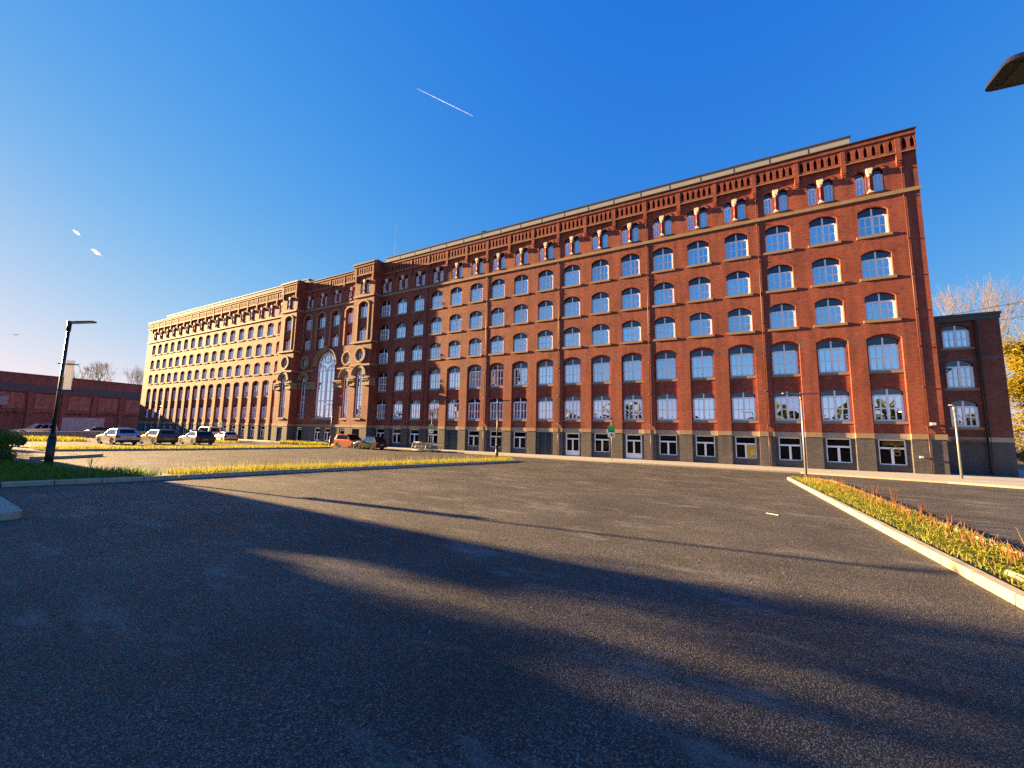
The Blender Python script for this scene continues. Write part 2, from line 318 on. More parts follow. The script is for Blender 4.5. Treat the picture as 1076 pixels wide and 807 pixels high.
# ------------------------------------------------------------------ setting: ground, car park, pavement
g = MB()
ys = [-1500, -60, -3.6, 1500]
for a, b in zip(ys, ys[1:]):
    za, zb = gz(a)-0.03, gz(b)-0.03
    g.face((-1500,a,za),(1500,a,za),(1500,b,zb),(-1500,b,zb))
struct(g.build('ground', M['earth']))
g = MB()
ys = [-60, -3.6, 30]
for a, b in zip(ys, ys[1:]):
    g.face((-150,a,gz(a)),(60,a,gz(a)),(60,b,gz(b)),(-150,b,gz(b)))
struct(g.build('car_park', M['asphalt']))
PAVE = [(14,-12.0),(3,-7.0),(0.6,-5.8),(-6,-4.1),(-19,-4.0),(-37,-2.7),(-78,-2.7),(-130,-2.7)]
g = MB(); k = MB()
def pz(y): return gz(y)+0.10
for (xa,ya),(xb,yb) in zip(PAVE, PAVE[1:]):
    g.face((xb,yb+0.16,pz(yb)),(xa,ya+0.16,pz(ya)),(xa,12,0.0),(xb,12,0.0))
    dx, dy = xa-xb, ya-yb; Ln = math.hypot(dx, dy); nx, ny = -dy/Ln*0.16, dx/Ln*0.16
    k.hexa([(xb,yb,gz(yb)-.05),(xa,ya,gz(ya)-.05),(xa+nx,ya+ny,gz(ya)-.05),(xb+nx,yb+ny,gz(yb)-.05),
            (xb,yb,pz(yb)+.006),(xa,ya,pz(ya)+.006),(xa+nx,ya+ny,pz(ya)+.006),(xb+nx,yb+ny,pz(yb)+.006)])
struct(g.build('pavement', M['paving'])); struct(k.build('pavement_kerb', M['concrete']))

def kerb_line(name, pts, wd=0.16, h=0.13, mat='concrete'):
    "kerb stones of 0.9 m with open joints along a polyline"
    k = MB(); rr = random.Random(len(pts)+int(abs(pts[0][0])*10))
    for (xa,ya),(xb,yb) in zip(pts, pts[1:]):
        L = math.hypot(xb-xa, yb-ya); n = max(1, round(L/0.9)); ux, uy = (xb-xa)/L, (yb-ya)/L; px, py = -uy*wd, ux*wd
        for i in range(n):
            a = L*i/n+0.010; b = L*(i+1)/n-0.010; j = rr.uniform(-0.006, 0.006)
            A = (xa+ux*a, ya+uy*a); B = (xa+ux*b, ya+uy*b); c = 0.02
            za, zb = gz(A[1]), gz(B[1])
            k.hexa([(A[0],A[1],za-.1),(B[0],B[1],zb-.1),(B[0]+px,B[1]+py,zb-.1),(A[0]+px,A[1]+py,za-.1),
                    (A[0],A[1],za+h-c+j),(B[0],B[1],zb+h-c+j),(B[0]+px,B[1]+py,zb+h-c+j),(A[0]+px,A[1]+py,za+h-c+j)])
            q = 0.12
            k.hexa([(A[0],A[1],za+h-c+j),(B[0],B[1],zb+h-c+j),(B[0]+px,B[1]+py,zb+h-c+j),(A[0]+px,A[1]+py,za+h-c+j),
                    (A[0]+px*q,A[1]+py*q,za+h+j),(B[0]+px*q,B[1]+py*q,zb+h+j),(B[0]+px*(1-q),B[1]+py*(1-q),zb+h+j),(A[0]+px*(1-q),A[1]+py*(1-q),za+h+j)])
    return struct(k.build(name, M[mat]))
KL = [(-27.0,-37.5),(-26.75,-34.9),(-26.25,-32.2),(-26.1,-27.8),(-25.2,-20.0),(-24.15,-12.4),(-24.3,-11.2),(-25.0,-10.2),(-25.9,-9.8)]
kerb_line('kerb', KL, wd=0.16)
kerb_line('kerb', [(-7.45,-44),(-7.5,-30.9),(-7.53,-11.4),(-7.3,-10.9),(-6.7,-10.7)][::-1], wd=0.16)
kerb_line('kerb', [(-6.25,-44),(-6.15,-28),(-5.6,-12.5),(-6.0,-11.1),(-6.5,-10.75)], wd=0.12)
kerb_line('kerb', [(-46.9,-30),(-47.3,-22),(-49.6,-10),(-50.4,-7.6),(-51.8,-7.0)], wd=0.16)
kerb_line('kerb', [(-40.6,-29.3),(-39.6,-30.4),(-38.6,-32.2)], wd=0.16)
# end of the neighbouring kerb in the left foreground
s = MB(); z = gz(-35.7)
s.prism([(-21.15,-35.80),(-21.12,-35.70),(-21.2,-35.58),(-21.35,-35.52),(-24.5,-35.36),(-24.6,-35.72)], z-.05, z+.125, 'z')
o = struct(s.build('kerb_slab', M['concrete']))
mod = o.modifiers.new('bevel', 'BEVEL'); mod.width = 0.015; mod.segments = 2

# ------------------------------------------------------------------ the mill
mill = thing('mill_building', 'long seven-storey red brick mill with grey brick plinth, corbelled parapet and arched central pavilion', 'building', (0,0,0))
wall = MB(); plinth = MB(); stone = MB(); lint = MB(); corb = MB(); cop = MB(); inner = MB()
ZS, ZB = 2.39, 2.75              # stone band over the plinth
REC = 0.20                       # depth of the recessed bays
WIN = {}                          # window meshes by kind
def frame_mesh(name, hl, hr, zb, arch, trans, mull=True, munt=True, low=0.0, t=0.14, bare=None):
    bare = (bool(trans) and len(arch) > 2) if bare is None else bare
    "frame, panes and top light in local coordinates (front of the frame at y=0)"
    f = MB(); w = hr-hl; d = 0.07
    zj = trans if bare else arch[0][1]; f.box(hl, hl+t, 0, d, zb, zj); f.box(hr-t, hr, 0, d, zb, zj); f.box(hl+t, hr-t, 0.001, d, zb, zb+t+low)
    ztop = max(p[1] for p in arch); cx = (hl+hr)/2
    if bare: pass
    elif len(arch) > 2:
        ins = [(cx+(p[0]-cx)*(1-t/w), p[1]-t*.5) for p in arch]
        for a, b, c, e in zip(arch, arch[1:], ins[1:], ins):
            f.prism([a, e, c, b], 0.002, d, 'y')
    else:
        f.box(hl+t, hr-t, 0.001, d, ztop-t, ztop)
    if trans: f.box(hl+t, hr-t, -0.004, d, trans-.065, trans+.065)
    if mull: f.box(cx-.075, cx+.075, -0.008, d, zb+t+low, (trans or ztop)-(.05 if trans else t)); 
    if mull and trans and len(arch) > 2: f.box(cx-.05, cx+.05, 0.003, d, trans+.05, ztop-t*.4)
    zt = trans or ztop
    if munt:
        zm = (zb+low+zt)/2; m = 0.036
        for a, b in (((hl+t, cx-.075), (cx+.075, hr-t)) if mull else ((hl+t, hr-t),)):
            f.box(a, b, 0.012, d, zm-m, zm+m); q = (a+b)/2
            f.box(q-m, q+m, 0.010, d, zb+t+low, zm-m); f.box(q-m, q+m, 0.010, d, zm+m, zt-.05)
    p = MB(); y = 0.045
    p.face((hl,y,zb),(hr,y,zb),(hr,y,zt),(hl,y,zt))
    fan = None
    if trans and ztop > trans+.05:
        fan = MB(); pts = [(hl,y+.001,trans),(hr,y+.001,trans)] + [(x,y+.001,z) for x, z in reversed(arch) if z > trans]
        fan.face(*pts)
    return (f.mesh(name, M['white']), p, fan)
def sill_mesh(w, h, d0, d1):
    b = MB(); b.box(-w, w, -d0, d1, -h, 0); return b
def register(kind, name, hl, hr, zb, arch, trans, gl='glass', sill=None, **kw):
    loc = [(x, z-zb) for x, z in arch]
    f, p, fan = frame_mesh(name, hl, hr, 0, loc, trans-zb if trans else None, **kw)
    WIN[kind] = dict(name=name, frame=f, pane=p.mesh('pane', M[gl]), fan=fan.mesh('fanlight', M['fan' if gl == 'glass' else gl]) if fan else None,
                     sill=sill.mesh('sill', M['stone']) if sill else None, zb=zb)
used = {}
plan = []
def window(kind, cx, y): plan.append((kind, cx, y))
S5 = sill_mesh(1.03, 0.19, 0.27, 0.0)
register('r5', 'sash_window', -.88, .88, 17.62, seg(-.88,.88,19.54,.32), 19.16, sill=S5)
register('r4', 'sash_window', -.88, .88, 14.32, seg(-.88,.88,16.11,.32), 15.76, sill=S5)
register('r3', 'sash_window', -.88, .88, 11.09, seg(-.88,.88,12.83,.32), 12.48, sill=S5)
M['tymp'] = M['fan']; S2 = sill_mesh(0.965, 0.19, 0.17, 0.0)
register('r2', 'tall_window', -.86, .86, 7.32, seg(-.86,.86,9.58,.27), 9.20, sill=S2)
register('r1', 'tall_window', -.86, .86, 3.62, seg(-.86,.86,5.78,.24), 5.50, sill=S2)
register('r0', 'plinth_window', -.75, .75, 0.52, flat(-.75,.75,2.33), 1.71, gl='glass0', munt=False, t=.085)
register('r0d', 'glazed_door', -.75, .75, 0.06, flat(-.75,.75,2.33), 1.71, gl='glass0', munt=False, low=0.35)
register('r6', 'arched_window', -.31, .31, 21.02, rnd(-.31,.31,22.62), 22.42, mull=False, bare=True)

HR = 12
def twin(cx, y, yb=0.2):
    "paired round-arched lights of the top storey, wall panel from z 20.48 to 25.1"
    pass
def corbel_zone(x0, x1, y, piers, n_by_gap):
    "projecting parapet carried on corbel piers, with pointed niches between"
    ZL, ZT = 23.62, 24.86; fr = y-0.19
    edges = [x0] + [p for p in piers] + [x1]
    pw = 0.15
    for p in piers:
        corb.box(p-pw, p+pw, y-0.22, y+.29, 22.98, 24.84)
        corb.box(p-pw+.01, p+pw-.01, y-0.165, y, 22.82, 22.98); corb.box(p-pw+.02, p+pw-.02, y-0.10, y, 22.67, 22.82)
    for i, (a, b) in enumerate(zip(edges, edges[1:])):
        a2 = a+(pw if i > 0 else 0); b2 = b-(pw if i < len(edges)-2 else 0)
        if b2-a2 < 0.2: 
            if b2 > a2: corb.box(a2, b2, fr, y, ZL, ZT)
            continue
        n = max(1, round((b2-a2)/0.45)); wq = (b2-a2)/n
        for j in range(n):
            u0 = a2+wq*j; u1 = u0+wq; c = (u0+u1)/2
            corb.cell(u0, u1, ZL, ZT, fr, (c-.115, c+.115, 23.86, pointed(c-.115, c+.115, 24.42, 24.74)), 0.485)
        corb.face((a2,fr,ZL),(a2,y+.3,ZL),(b2,y+.3,ZL),(b2,fr,ZL))
        stone.box(a2, b2, fr-.035, fr-.002, ZL-.03, ZL+.04)
    corb.box(x0, x1, y-0.27, y+.3, ZT, 25.06); corb.box(x0, x1, y-0.21, y+.3, 25.06, 25.2)
    cop.box(x0-.05, x1+.05, y-0.35, y+.45, 25.2, 25.27)

def wing(centres, x0, x1, doors=(), glazed=()):
    n = len(centres)
    mids = [(a+b)/2 for a, b in zip(centres, centres[1:])]
    E = [x0] + mids + [x1]
    for i, cx in enumerate(centres):
        a, b = E[i], E[i+1]
        def seghole(w, zb, zs, rise): return (cx-w, cx+w, zb, seg(cx-w, cx+w, zs, rise))
        wall.cell(a, b, 10.6, 13.75, 0, seghole(.88, 11.09, 12.83, .32), .26); window('r3', cx, .18)
        wall.cell(a, b, 13.75, 17.1, 0, seghole(.88, 14.32, 16.11, .32), .26); window('r4', cx, .18)
        wall.cell(a, b, 17.1, 20.48, 0, seghole(.88, 17.62, 19.54, .32), .26); window('r5', cx, .18)
        for zc, zs, rise in ((0,12.83,.32),(0,16.11,.32),(0,19.54,.32)):   # brick hood courses
            A = seg(cx-.90, cx+.90, zs+.03, rise); B = seg(cx-1.06, cx+1.06, zs+.06, rise+.10)
            for p, q, r, s_ in zip(A, A[1:], B[1:], B): wall.prism([p, q, r, s_], -.008, .001, 'y')
        top_panel(cx, a, b, 0)
        # lower storeys: pilasters in front, recessed bay behind
        wall.cell(a, b, ZB, 10.6, 0, (cx-.98, cx+.98, ZB, seg(cx-.98, cx+.98, 9.70, .32)), REC)
        y = REC
        wall.cell(cx-.98, cx+.98, 6.5, 10.2, y, (cx-.86, cx+.86, 7.32, seg(cx-.86, cx+.86, 9.58, .27)), .2); window('r2', cx, y+.12)
        wall.cell(cx-.98, cx+.98, ZB, 6.5, y, (cx-.86, cx+.86, 3.62, seg(cx-.86, cx+.86, 5.78, .24)), .2); window('r1', cx, y+.12)
        # plinth
        for u, v in ((a, cx-.98), (cx+.98, b)):
            plinth.face((u,-.03,-.2),(v,-.03,-.2),(v,-.03,ZS),(u,-.03,ZS))
            stone.box(u, v, -.07, .0, ZS, ZB)
        for xx in (cx-.98, cx+.98):
            plinth.face((xx,-.03,-.2),(xx,y,-.2),(xx,y,ZS),(xx,-.03,ZS)); stone.face((xx,0,ZS),(xx,y,ZS),(xx,y,ZB),(xx,0,ZB))
        lm = MB(); lm.box(cx-.979, cx+.979, y-.03, y+.2, 2.33, ZB-.001); lm.build('lintel', M['lintel'], mill)
        if i in doors:
            plinth.cell(cx-.98, cx+.98, -.2, 2.33, y, (cx-.68, cx+.68, -.05, flat(cx-.68, cx+.68, 2.329)), .2)
            d = MB(); d.box(cx-.68, cx+.68, y+.1, y+.16, -.05, 2.328); dd = d.build('door', M['navy'], mill)
            h = MB(); h.box(cx+.42, cx+.47, y+.04, y+.098, .95, 1.15); h.box(cx-.012, cx+.012, y+.094, y+.0995, -.04, 2.3); h.build('handle', M['steel'], dd)
        else:
            zb = .06 if i in glazed else .52
            plinth.cell(cx-.98, cx+.98, -.2, 2.33, y, (cx-.75, cx+.75, zb, flat(cx-.75, cx+.75, 2.329)), .2)
            window('r0d' if i in glazed else 'r0', cx, y+.12)
def top_panel(cx, a, b, y):
    for dx in (-.53, .53):
        c = cx+dx; u, v = (a, cx) if dx < 0 else (cx, b)
        wall.cell(u, v, 20.48, 23.62, y, (c-.31, c+.31, 21.02, rnd(c-.31, c+.31, 22.62)), .3); window('r6', c, y+.2)
        wall.ring(c, 22.62, .33, .47, y-.025, y+.001, 0, PI, 12)
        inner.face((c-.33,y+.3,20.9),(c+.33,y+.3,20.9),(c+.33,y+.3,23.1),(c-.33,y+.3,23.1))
    wall.face((a,y+.3,23.62),(b,y+.3,23.62),(b,y+.3,25.2),(a,y+.3,25.2))
    # carved column between the lights
    colu.append((cx, y))
colu = []
RC = [-3.0*k for k in range(17, -1, -1)]
LC = [-123.17+3.0*k for k in range(17)]
wing(RC, -52.0, 2.72, doors=(17-9, 17-13), glazed=(17-8, 17-6))
wing(LC, -126.9, -73.2)
corbel_zone(-52.0, 2.72, 0, [-3*k-1.5 for k in range(17, -1, -1)][1:] + [1.72], 6)
corbel_zone(-126.9, -73.2, 0, [-124.67+3*k for k in range(18)][:-1], 6)
stone.box(-52.0, 2.78, -.12, 0, 20.48, 20.76); stone.box(-126.96, -73.2, -.12, 0, 20.48, 20.76)
# ends, back and roof of the wings
for mbx, x in ((wall, 2.72), (wall, -126.9)):
    mbx.face((x,0,ZB),(x,12,ZB),(x,12,25.2),(x,0,25.2)); plinth.face((x,-.03,-.2),(x,12,-.2),(x,12,ZB),(x,-.03,ZB))
    stone.box(min(x, x+.06*(1 if x > 0 else -1)), max(x, x+.06*(1 if x > 0 else -1)), -.07, 12, ZS, ZB)
wall.face((2.72,12,-.2),(-126.9,12,-.2),(-126.9,12,25.2),(2.72,12,25.2))
cop.face((-126.9,-.3,25.21),(2.72,-.3,25.21),(2.72,12,25.21),(-126.9,12,25.21))

# pavilion ---------------------------------------------------------------
TP = -1.2                        # front of the towers
pav = MB()                       # stone dressings of the pavilion
def ring_window(cx, zc, r, y, kind):
    plan.append((kind, cx, y)); pav.ring(cx, zc, r, r+.24, y-.34, y-.2, 0, 2*PI, 32); pav.ring(cx, zc, r+.24, r+.5, y-.28, y-.2, 0, 2*PI, 32)
def round_hole(mb, x0, x1, z0, z1, y, cx, zc, r, depth, n=32):
    pts = [(cx+r*math.cos(2*PI*i/n), zc+r*math.sin(2*PI*i/n)) for i in range(n)]
    def outer(p):
        dx, dz = p[0]-cx, p[1]-zc; tx = ((x1-cx) if dx > 0 else (cx-x0))/abs(dx) if abs(dx) > 1e-9 else 1e9
        tz = ((z1-zc) if dz > 0 else (zc-z0))/abs(dz) if abs(dz) > 1e-9 else 1e9
        t = min(tx, tz); return (cx+dx*t, zc+dz*t)
    for i in range(n):
        a, b = pts[i], pts[(i+1) % n]; A, B = outer(a), outer(b)
        extra = []
        if abs(A[0]-B[0]) > 1e-6 and abs(A[1]-B[1]) > 1e-6:
            extra = [(x1 if max(A[0],B[0]) > cx else x0, z1 if max(A[1],B[1]) > zc else z0)]
        q = [a, A] + extra + [B, b]
        mb.face(*[(p[0], y, p[1]) for p in q])
        mb.face((a[0],y,a[1]),(b[0],y,b[1]),(b[0],y+depth,b[1]),(a[0],y+depth,a[1]))
def lancet(cx, x0, x1, y, hw=.72):
    "tall round-arched window of the three lower storeys with its stone archivolt, plus the ring window above"
    zs = 9.5
    wall.cell(x0, x1, ZB, 10.9, y, (cx-hw, cx+hw, 3.68, rnd(cx-hw, cx+hw, zs)), .36)
    plan.append(('lancet', cx, y+.24))
    round_hole(wall, x0, x1, 10.9, 13.9, y, cx, 12.3, .62, .36)
    plan.append(('oculus', cx, y+.22))
    for r0, r1, pr in ((hw+.02, hw+.30, .10), (hw+.30, hw+.62, .20), (hw+.62, hw+.72, .27)):
        pav.ring(cx, zs, r0, r1, y-pr, y, 0, PI, 28)
    pav.ring(cx, 12.3, .64, .86, y-.10, y, 0, 2*PI, 32); pav.ring(cx, 12.3, .86, 1.08, y-.18, y, 0, 2*PI, 32)
    stone.box(cx-hw-.1, cx+hw+.1, y-.12, y, 3.42, 3.66)
def impost(a, b, y):
    pav.box(a, b, y-.16, y, 8.05, 8.3); pav.box(a, b, y-.10, y, 8.3, 8.72); pav.box(a, b, y-.26, y, 8.72, 8.95); pav.box(a, b, y-.34, y, 8.95, 9.12)
def upper_pair(cx, x0, x1, y):
    "two-storey hooded panel with the windows of rows four and five"
    wall.cell(x0, x1, 13.9, 20.48, y, (cx-.92, cx+.92, 14.2, seg(cx-.92, cx+.92, 19.42, .44)), .2)
    wall.cell(cx-.92, cx+.92, 14.0, 17.0, y+.2, (cx-.78, cx+.78, 14.36, seg(cx-.78, cx+.78, 15.95, .35)), .2); window('p4', cx, y+.32)
    wall.cell(cx-.92, cx+.92, 17.0, 20.2, y+.2, (cx-.78, cx+.78, 17.6, seg(cx-.78, cx+.78, 19.35, .4)), .2); window('p5', cx, y+.32)
    A = seg(cx-.93, cx+.93, 19.42, .44); B = seg(cx-1.2, cx+1.2, 19.46, .60)
    for p, q, r, s_ in zip(A, A[1:], B[1:], B): pav.prism([p, q, r, s_], y-.1, y, 'y')
    for sx in (-1, 1): pav.box(cx+sx*1.065-.135, cx+sx*1.065+.135, y-.06, y, 14.3, 19.43)
register('p5', 'hooded_window', -.78, .78, 17.6, seg(-.78,.78,19.35,.4), 19.1, sill=sill_mesh(.9, .2, .19, 0))
register('p4', 'hooded_window', -.78, .78, 14.36, seg(-.78,.78,15.95,.35), 15.75)
# lancet and oculus windows
f = MB(); hw = .72; H = 9.5-3.68
arc = rnd(-hw, hw, H)
f.box(-hw, -hw+.12, 0, .08, 0, H); f.box(hw-.12, hw, 0, .08, 0, H); f.box(-hw+.12, hw-.12, .001, .08, 0, .12)
f.ring(0, H, hw-.13, hw, .002, .08, 0, PI, 20)
f.box(-.06, .06, -.004, .08, .12, H-.1); f.box(-hw+.12, hw-.12, .003, .08, H-.09, H+.06)
f.box(-hw+.12, hw-.12, .004, .08, 2.35, 2.47); f.box(-hw+.12, hw-.12, .004, .08, 3.05, 3.17)
for sx in (-1, 1): f.ring(sx*.30, H+.06, .22, .29, .006, .08, 0, PI, 10)
p = MB(); y = .05; p.face(*[(a, y, b) for a, b in [(-hw,0),(hw,0)]+[q for q in reversed(arc)]])
WIN['lancet'] = dict(name='lancet_window', frame=f.mesh('lancet_window', M['white']), pane=p.mesh('pane', M['glass']), fan=None, sill=None, zb=3.68)
f = MB(); f.ring(0, 0, .50, .62, 0, .08, 0, 2*PI, 28); f.box(-.03, .03, .01, .08, -.51, .51); f.box(-.51, -.03, .012, .08, -.03, .03); f.box(.03, .51, .012, .08, -.03, .03)
p = MB(); p.face(*[(.61*math.cos(2*PI*i/28), .05, .61*math.sin(2*PI*i/28)) for i in range(28)])
WIN['oculus'] = dict(name='round_window', frame=f.mesh('round_window', M['white']), pane=p.mesh('pane', M['glass']), fan=None, sill=None, zb=12.3)
# grand window: three-light base, two sub-arches and an eye
f = MB(); hw = 2.08; ZG = 3.66; H = 11.55-ZG; arc = rnd(-hw, hw, H, 28)
f.box(-hw, -hw+.22, 0, .12, 0, H); f.box(hw-.22, hw, 0, .12, 0, H); f.box(-hw+.22, hw-.22, .001, .12, 0, .16); f.ring(0, H, hw-.23, hw, .002, .12, 0, PI, 32)
f.box(-.19, .19, -.02, .12, .16, H-.55)
for sx in (-1, 1):
    c = sx*1.02; f.ring(c, H-.75, .68, .90, -.012, .12, 0, PI, 24)
    f.box(c-.085, c+.085, -.005, .12, .16, H+.02); f.box(c-.86, c-.06, .004, .12, 2.5, 2.66); f.box(c+.06, c+.86, .004, .12, 2.5, 2.66)
    f.box(c-.86, c-.06, .004, .12, H-.83, H-.70); f.box(c+.06, c+.86, .004, .12, H-.83, H-.70)
    for z in (1.3, 4.0, 5.4): f.box(c-.88, c-.06, .02, .12, z-.03, z+.03); f.box(c+.06, c+.88, .02, .12, z-.03, z+.03)
f.ring(0, H+1.05, .57, .79, -.016, .12, 0, 2*PI, 32); f.box(-.03, .03, .02, .12, H+.45, H+1.65); f.box(-.6, .6, .022, .12, H+1.02, H+1.08)
for sx in (-1, 1): f.ring(sx*1.28, H+.52, .24, .33, .0, .12, 0, 2*PI, 16)
p = MB(); p.face(*[(a, .06, b) for a, b in [(-hw,0),(hw,0)]+[q for q in reversed(arc)]])
WIN['grand'] = dict(name='grand_arched_window', frame=f.mesh('grand_arched_window', M['white']), pane=p.mesh('pane', M['glass']), fan=None, sill=None, zb=ZG)

def tower(x0, x1, cx, ground):
    y = TP
    lancet(cx, x0, x1, y); upper_pair(cx, x0, x1, y); top_panel(cx, x0, x1, y)
    plinth.cell(x0, x1, -.2, ZS, y-.03, (cx-.7, cx+.7, ground[0], flat(cx-.7, cx+.7, 2.2)), .24)
    for u, v in ((x0, cx-.98), (cx+.98, x1)): stone.box(u, v, y-.07, y, ZS, ZB)
    lm = MB(); lm.box(cx-.979, cx+.979, y-.06, y, ZS, ZB-.001); lm.build('lintel', M['lintel'], mill)
    for xx in (x0, x1):
        wall.face((xx,y,ZB),(xx,.3,ZB),(xx,.3,25.2),(xx,y,25.2)); plinth.face((xx,y-.03,-.2),(xx,.3,-.2),(xx,.3,ZS),(xx,y-.03,ZS))
        s = 1 if xx == x1 else -1
        for z0, z1, pr in ((ZS, ZB, .05), (20.48, 20.76, .1), (13.95, 14.18, .12), (10.75, 10.98, .12)):
            stone.box(min(xx, xx+s*pr), max(xx, xx+s*pr), y-pr+.002, -.13, z0+.001, z1-.001)
        pav.box(min(xx, xx+s*.2), max(xx, xx+s*.2), y-.2, -.35, 8.06, 9.1)
        corb.box(min(xx, xx+s*.3), max(xx, xx+s*.3), y-.24, -.01, 24.87, 25.19); corb.box(min(xx, xx+s*.22), max(xx, xx+s*.22), y-.14, -.01, 23.63, 24.86)
        cop.box(min(xx, xx+s*.42), max(xx, xx+s*.42), y-.295, 0.2, 25.203, 25.40)
    stone.box(x0, x1, y-.12, y, 20.48, 20.76); stone.box(x0, x1, y-.14, y, 13.94, 14.2); stone.box(x0, x1, y-.14, y, 10.74, 11.0)
    impost(x0-.05, cx-.74, y); impost(cx+.74, x1+.05, y)
    corbel_zone(x0, x1, y, [x0+.32, x1-.32], 7); cop.box(x0-.1, x1+.1, y-.32, .2, 25.27, 25.42)
tower(-73.2, -69.2, -71.1, (-.05,)); tower(-56.0, -52.0, -54.0, (1.1,))
d = MB(); d.box(-71.8, -70.4, TP+.1, TP+.16, -.05, 2.2); dd = d.build('door', M['navy'], mill)
h = MB(); h.box(-70.6, -70.55, TP+.04, TP+.098, .95, 1.15); h.build('handle', M['steel'], dd)
g_ = MB(); g_.face((-54.7,TP+.15,1.1),(-53.3,TP+.15,1.1),(-53.3,TP+.15,2.2),(-54.7,TP+.15,2.2)); g_.build('vent_panel', M['interior'], mill)
# middle of the pavilion
MC = [-67.9, -64.62, -61.34, -58.15]; ME = [-69.2, -66.26, -62.98, -59.74, -56.0]
for i, cx in enumerate(MC):
    a, b = ME[i], ME[i+1]; top_panel(cx, a, b, 0); upper_pair(cx, a, b, 0)
lancet(MC[0], -69.2, -66.3, 0, .66); lancet(MC[3], -59.7, -56.0, 0, .66)
GX = -62.85
wall.cell(-66.3, -59.7, ZB, 13.9, 0, (GX-2.08, GX+2.08, 3.66, rnd(GX-2.08, GX+2.08, 11.55, 28)), .42); plan.append(('grand', GX, .25))
for r0, r1, pr in ((2.10, 2.32, .12), (2.32, 2.55, .22), (2.55, 2.66, .3)): pav.ring(GX, 11.55, r0, r1, -pr, 0, 0, PI, 40)
pav.box(GX-.22, GX+.22, -.4, 0, 13.7, 14.5)
stone.box(GX-2.3, GX+2.3, -.14, 0, 3.36, 3.64)
impost(-69.2, MC[0]-.68, 0); impost(MC[0]+.68, GX-2.1, 0); impost(GX+2.1, MC[3]-.68, 0); impost(MC[3]+.68, -56.0, 0)
stone.box(-69.2, GX-2.68, -.13, 0, 10.76, 10.98); stone.box(GX+2.68, -56.0, -.13, 0, 10.76, 10.98)
stone.box(-69.2, -56.0, -.12, 0, 20.48, 20.76)
corbel_zone(-69.2, -56.0, 0, ME[1:-1], 6)
stone.box(-69.2, -56.0, -.08, 0, ZS, ZB)
plinth.cell(-69.2, -66.3, -.2, ZS, -.03, (-68.75, -67.45, -.05, flat(-68.75, -67.45, 2.3)), .3)
plinth.cell(-66.3, -62.85, -.2, ZS, -.03, (-64.5, -63.1, .35, flat(-64.5, -63.1, 2.25)), .3)
plinth.cell(-62.85, -59.7, -.2, ZS, -.03, (-62.2, -60.9, .35, flat(-62.2, -60.9, 2.25)), .3)
plinth.cell(-59.7, -56.0, -.2, ZS, -.03, (-58.9, -57.7, -.05, flat(-58.9, -57.7, 2.3)), .3)
register('pd', 'glazed_door', -.65, .65, -.05, flat(-.65,.65,2.3), 1.95, gl='glass0', munt=False, mull=False, t=.16)
register('pw', 'plinth_window', -.70, .70, .35, flat(-.70,.70,2.25), 1.6, gl='glass0', munt=False)
plan += [('pd', -68.1, .12), ('pd', -58.3, .12), ('pw', -63.8, .12), ('pw', -61.55, .12)]

wall.build('brick_wall', M['brick'], mill); plinth.build('plinth', M['bluebrick'], mill); stone.build('stone_band', M['stone'], mill)
corb.build('corbel_table', M['brick'], mill); cop.build('coping', M['lead'], mill)
pav.build('stone_dressing', M['stone'], mill); inner.build('arch_backing', M['interior'], mill)
# carved columns between the paired lights: first as parts while they show large
def col_mesh():
    sh = MB(); sh.tube((0,0,.22),(0,0,1.35),.085,.08,10)
    cp = MB(); cp.tube((0,0,1.35),(0,0,1.66),.10,.19,10); cp.box(-.19,.19,-.19,.16,1.66,1.92); cp.box(-.12,.12,-.21,.1,1.46,1.7)
    bs = MB(); bs.tube((0,0,0),(0,0,.22),.16,.10,10); bs.box(-.17,.17,-.17,.13,-.02,.04)
    return sh.mesh('column', M['maroon'], True), cp.mesh('capital', M['cap']), bs.mesh('column_base', M['cap'])
cs, cc, cb_ = col_mesh()
for cx, y in sorted(colu, key=lambda q: -q[0]):
    o = put('column', cs, mill, (cx, y-.02, 21.0)); put('capital', cc, o); put('column_base', cb_, o)
# attic boxes on the roof
for x0, x1 in ((-52.6, -.72), (-121.3, -70.2)):
    a = MB(); a.box(x0, x1, 1.0, 10.5, 25.22, 26.62); ab = a.build('attic', M['attic'], mill)
    t = MB(); t.box(x0-.1, x1+.1, .93, 10.6, 26.62, 26.72); t.build('roof_edge', M['lead'], ab)
    j = MB(); nj = int((x1-x0)/2.7)
    for i in range(1, nj): xx = x0+(x1-x0)*i/nj; j.box(xx-.018, xx+.018, .985, .999, 25.3, 26.6)
    j.build('panel_joint', M['steel'], ab)
v = MB(); v.tube((-36.9,3,26.7),(-36.9,3,27.5),.55,.55,14); v.tube((-36.9,3,27.5),(-36.9,3,27.75),.8,.7,14); v.tube((-37.9,3,26.7),(-37.9,3,27.3),.4,.4,12)
v.build('roof_vent', M['black'], mill)
v = MB(); v.tube((-51.9,2,25),(-51.9,2,32.2),.035,.015,6); v.build('aerial', M['lead'], mill)
# rainwater pipes
for x in (1.84, -7.41, -16.43, -25.46, -34.49, -43.5):
    d = MB(); d.tube((x,-.075,.05),(x,-.075,3.0),.03,.03,8); d.tube((x,-.075,3.0),(x,-.045,3.2),.03,.03,8); d.tube((x,-.045,3.2),(x,-.045,24.6),.03,.03,8)
    for z in (3.2, 6.0, 8.9, 11.6, 14.2, 16.9, 20.2, 22.4): d.box(x-.07, x+.07, -.095, -.005, z, z+.07)
    d.build('downpipe', M['pipe'], mill, True)

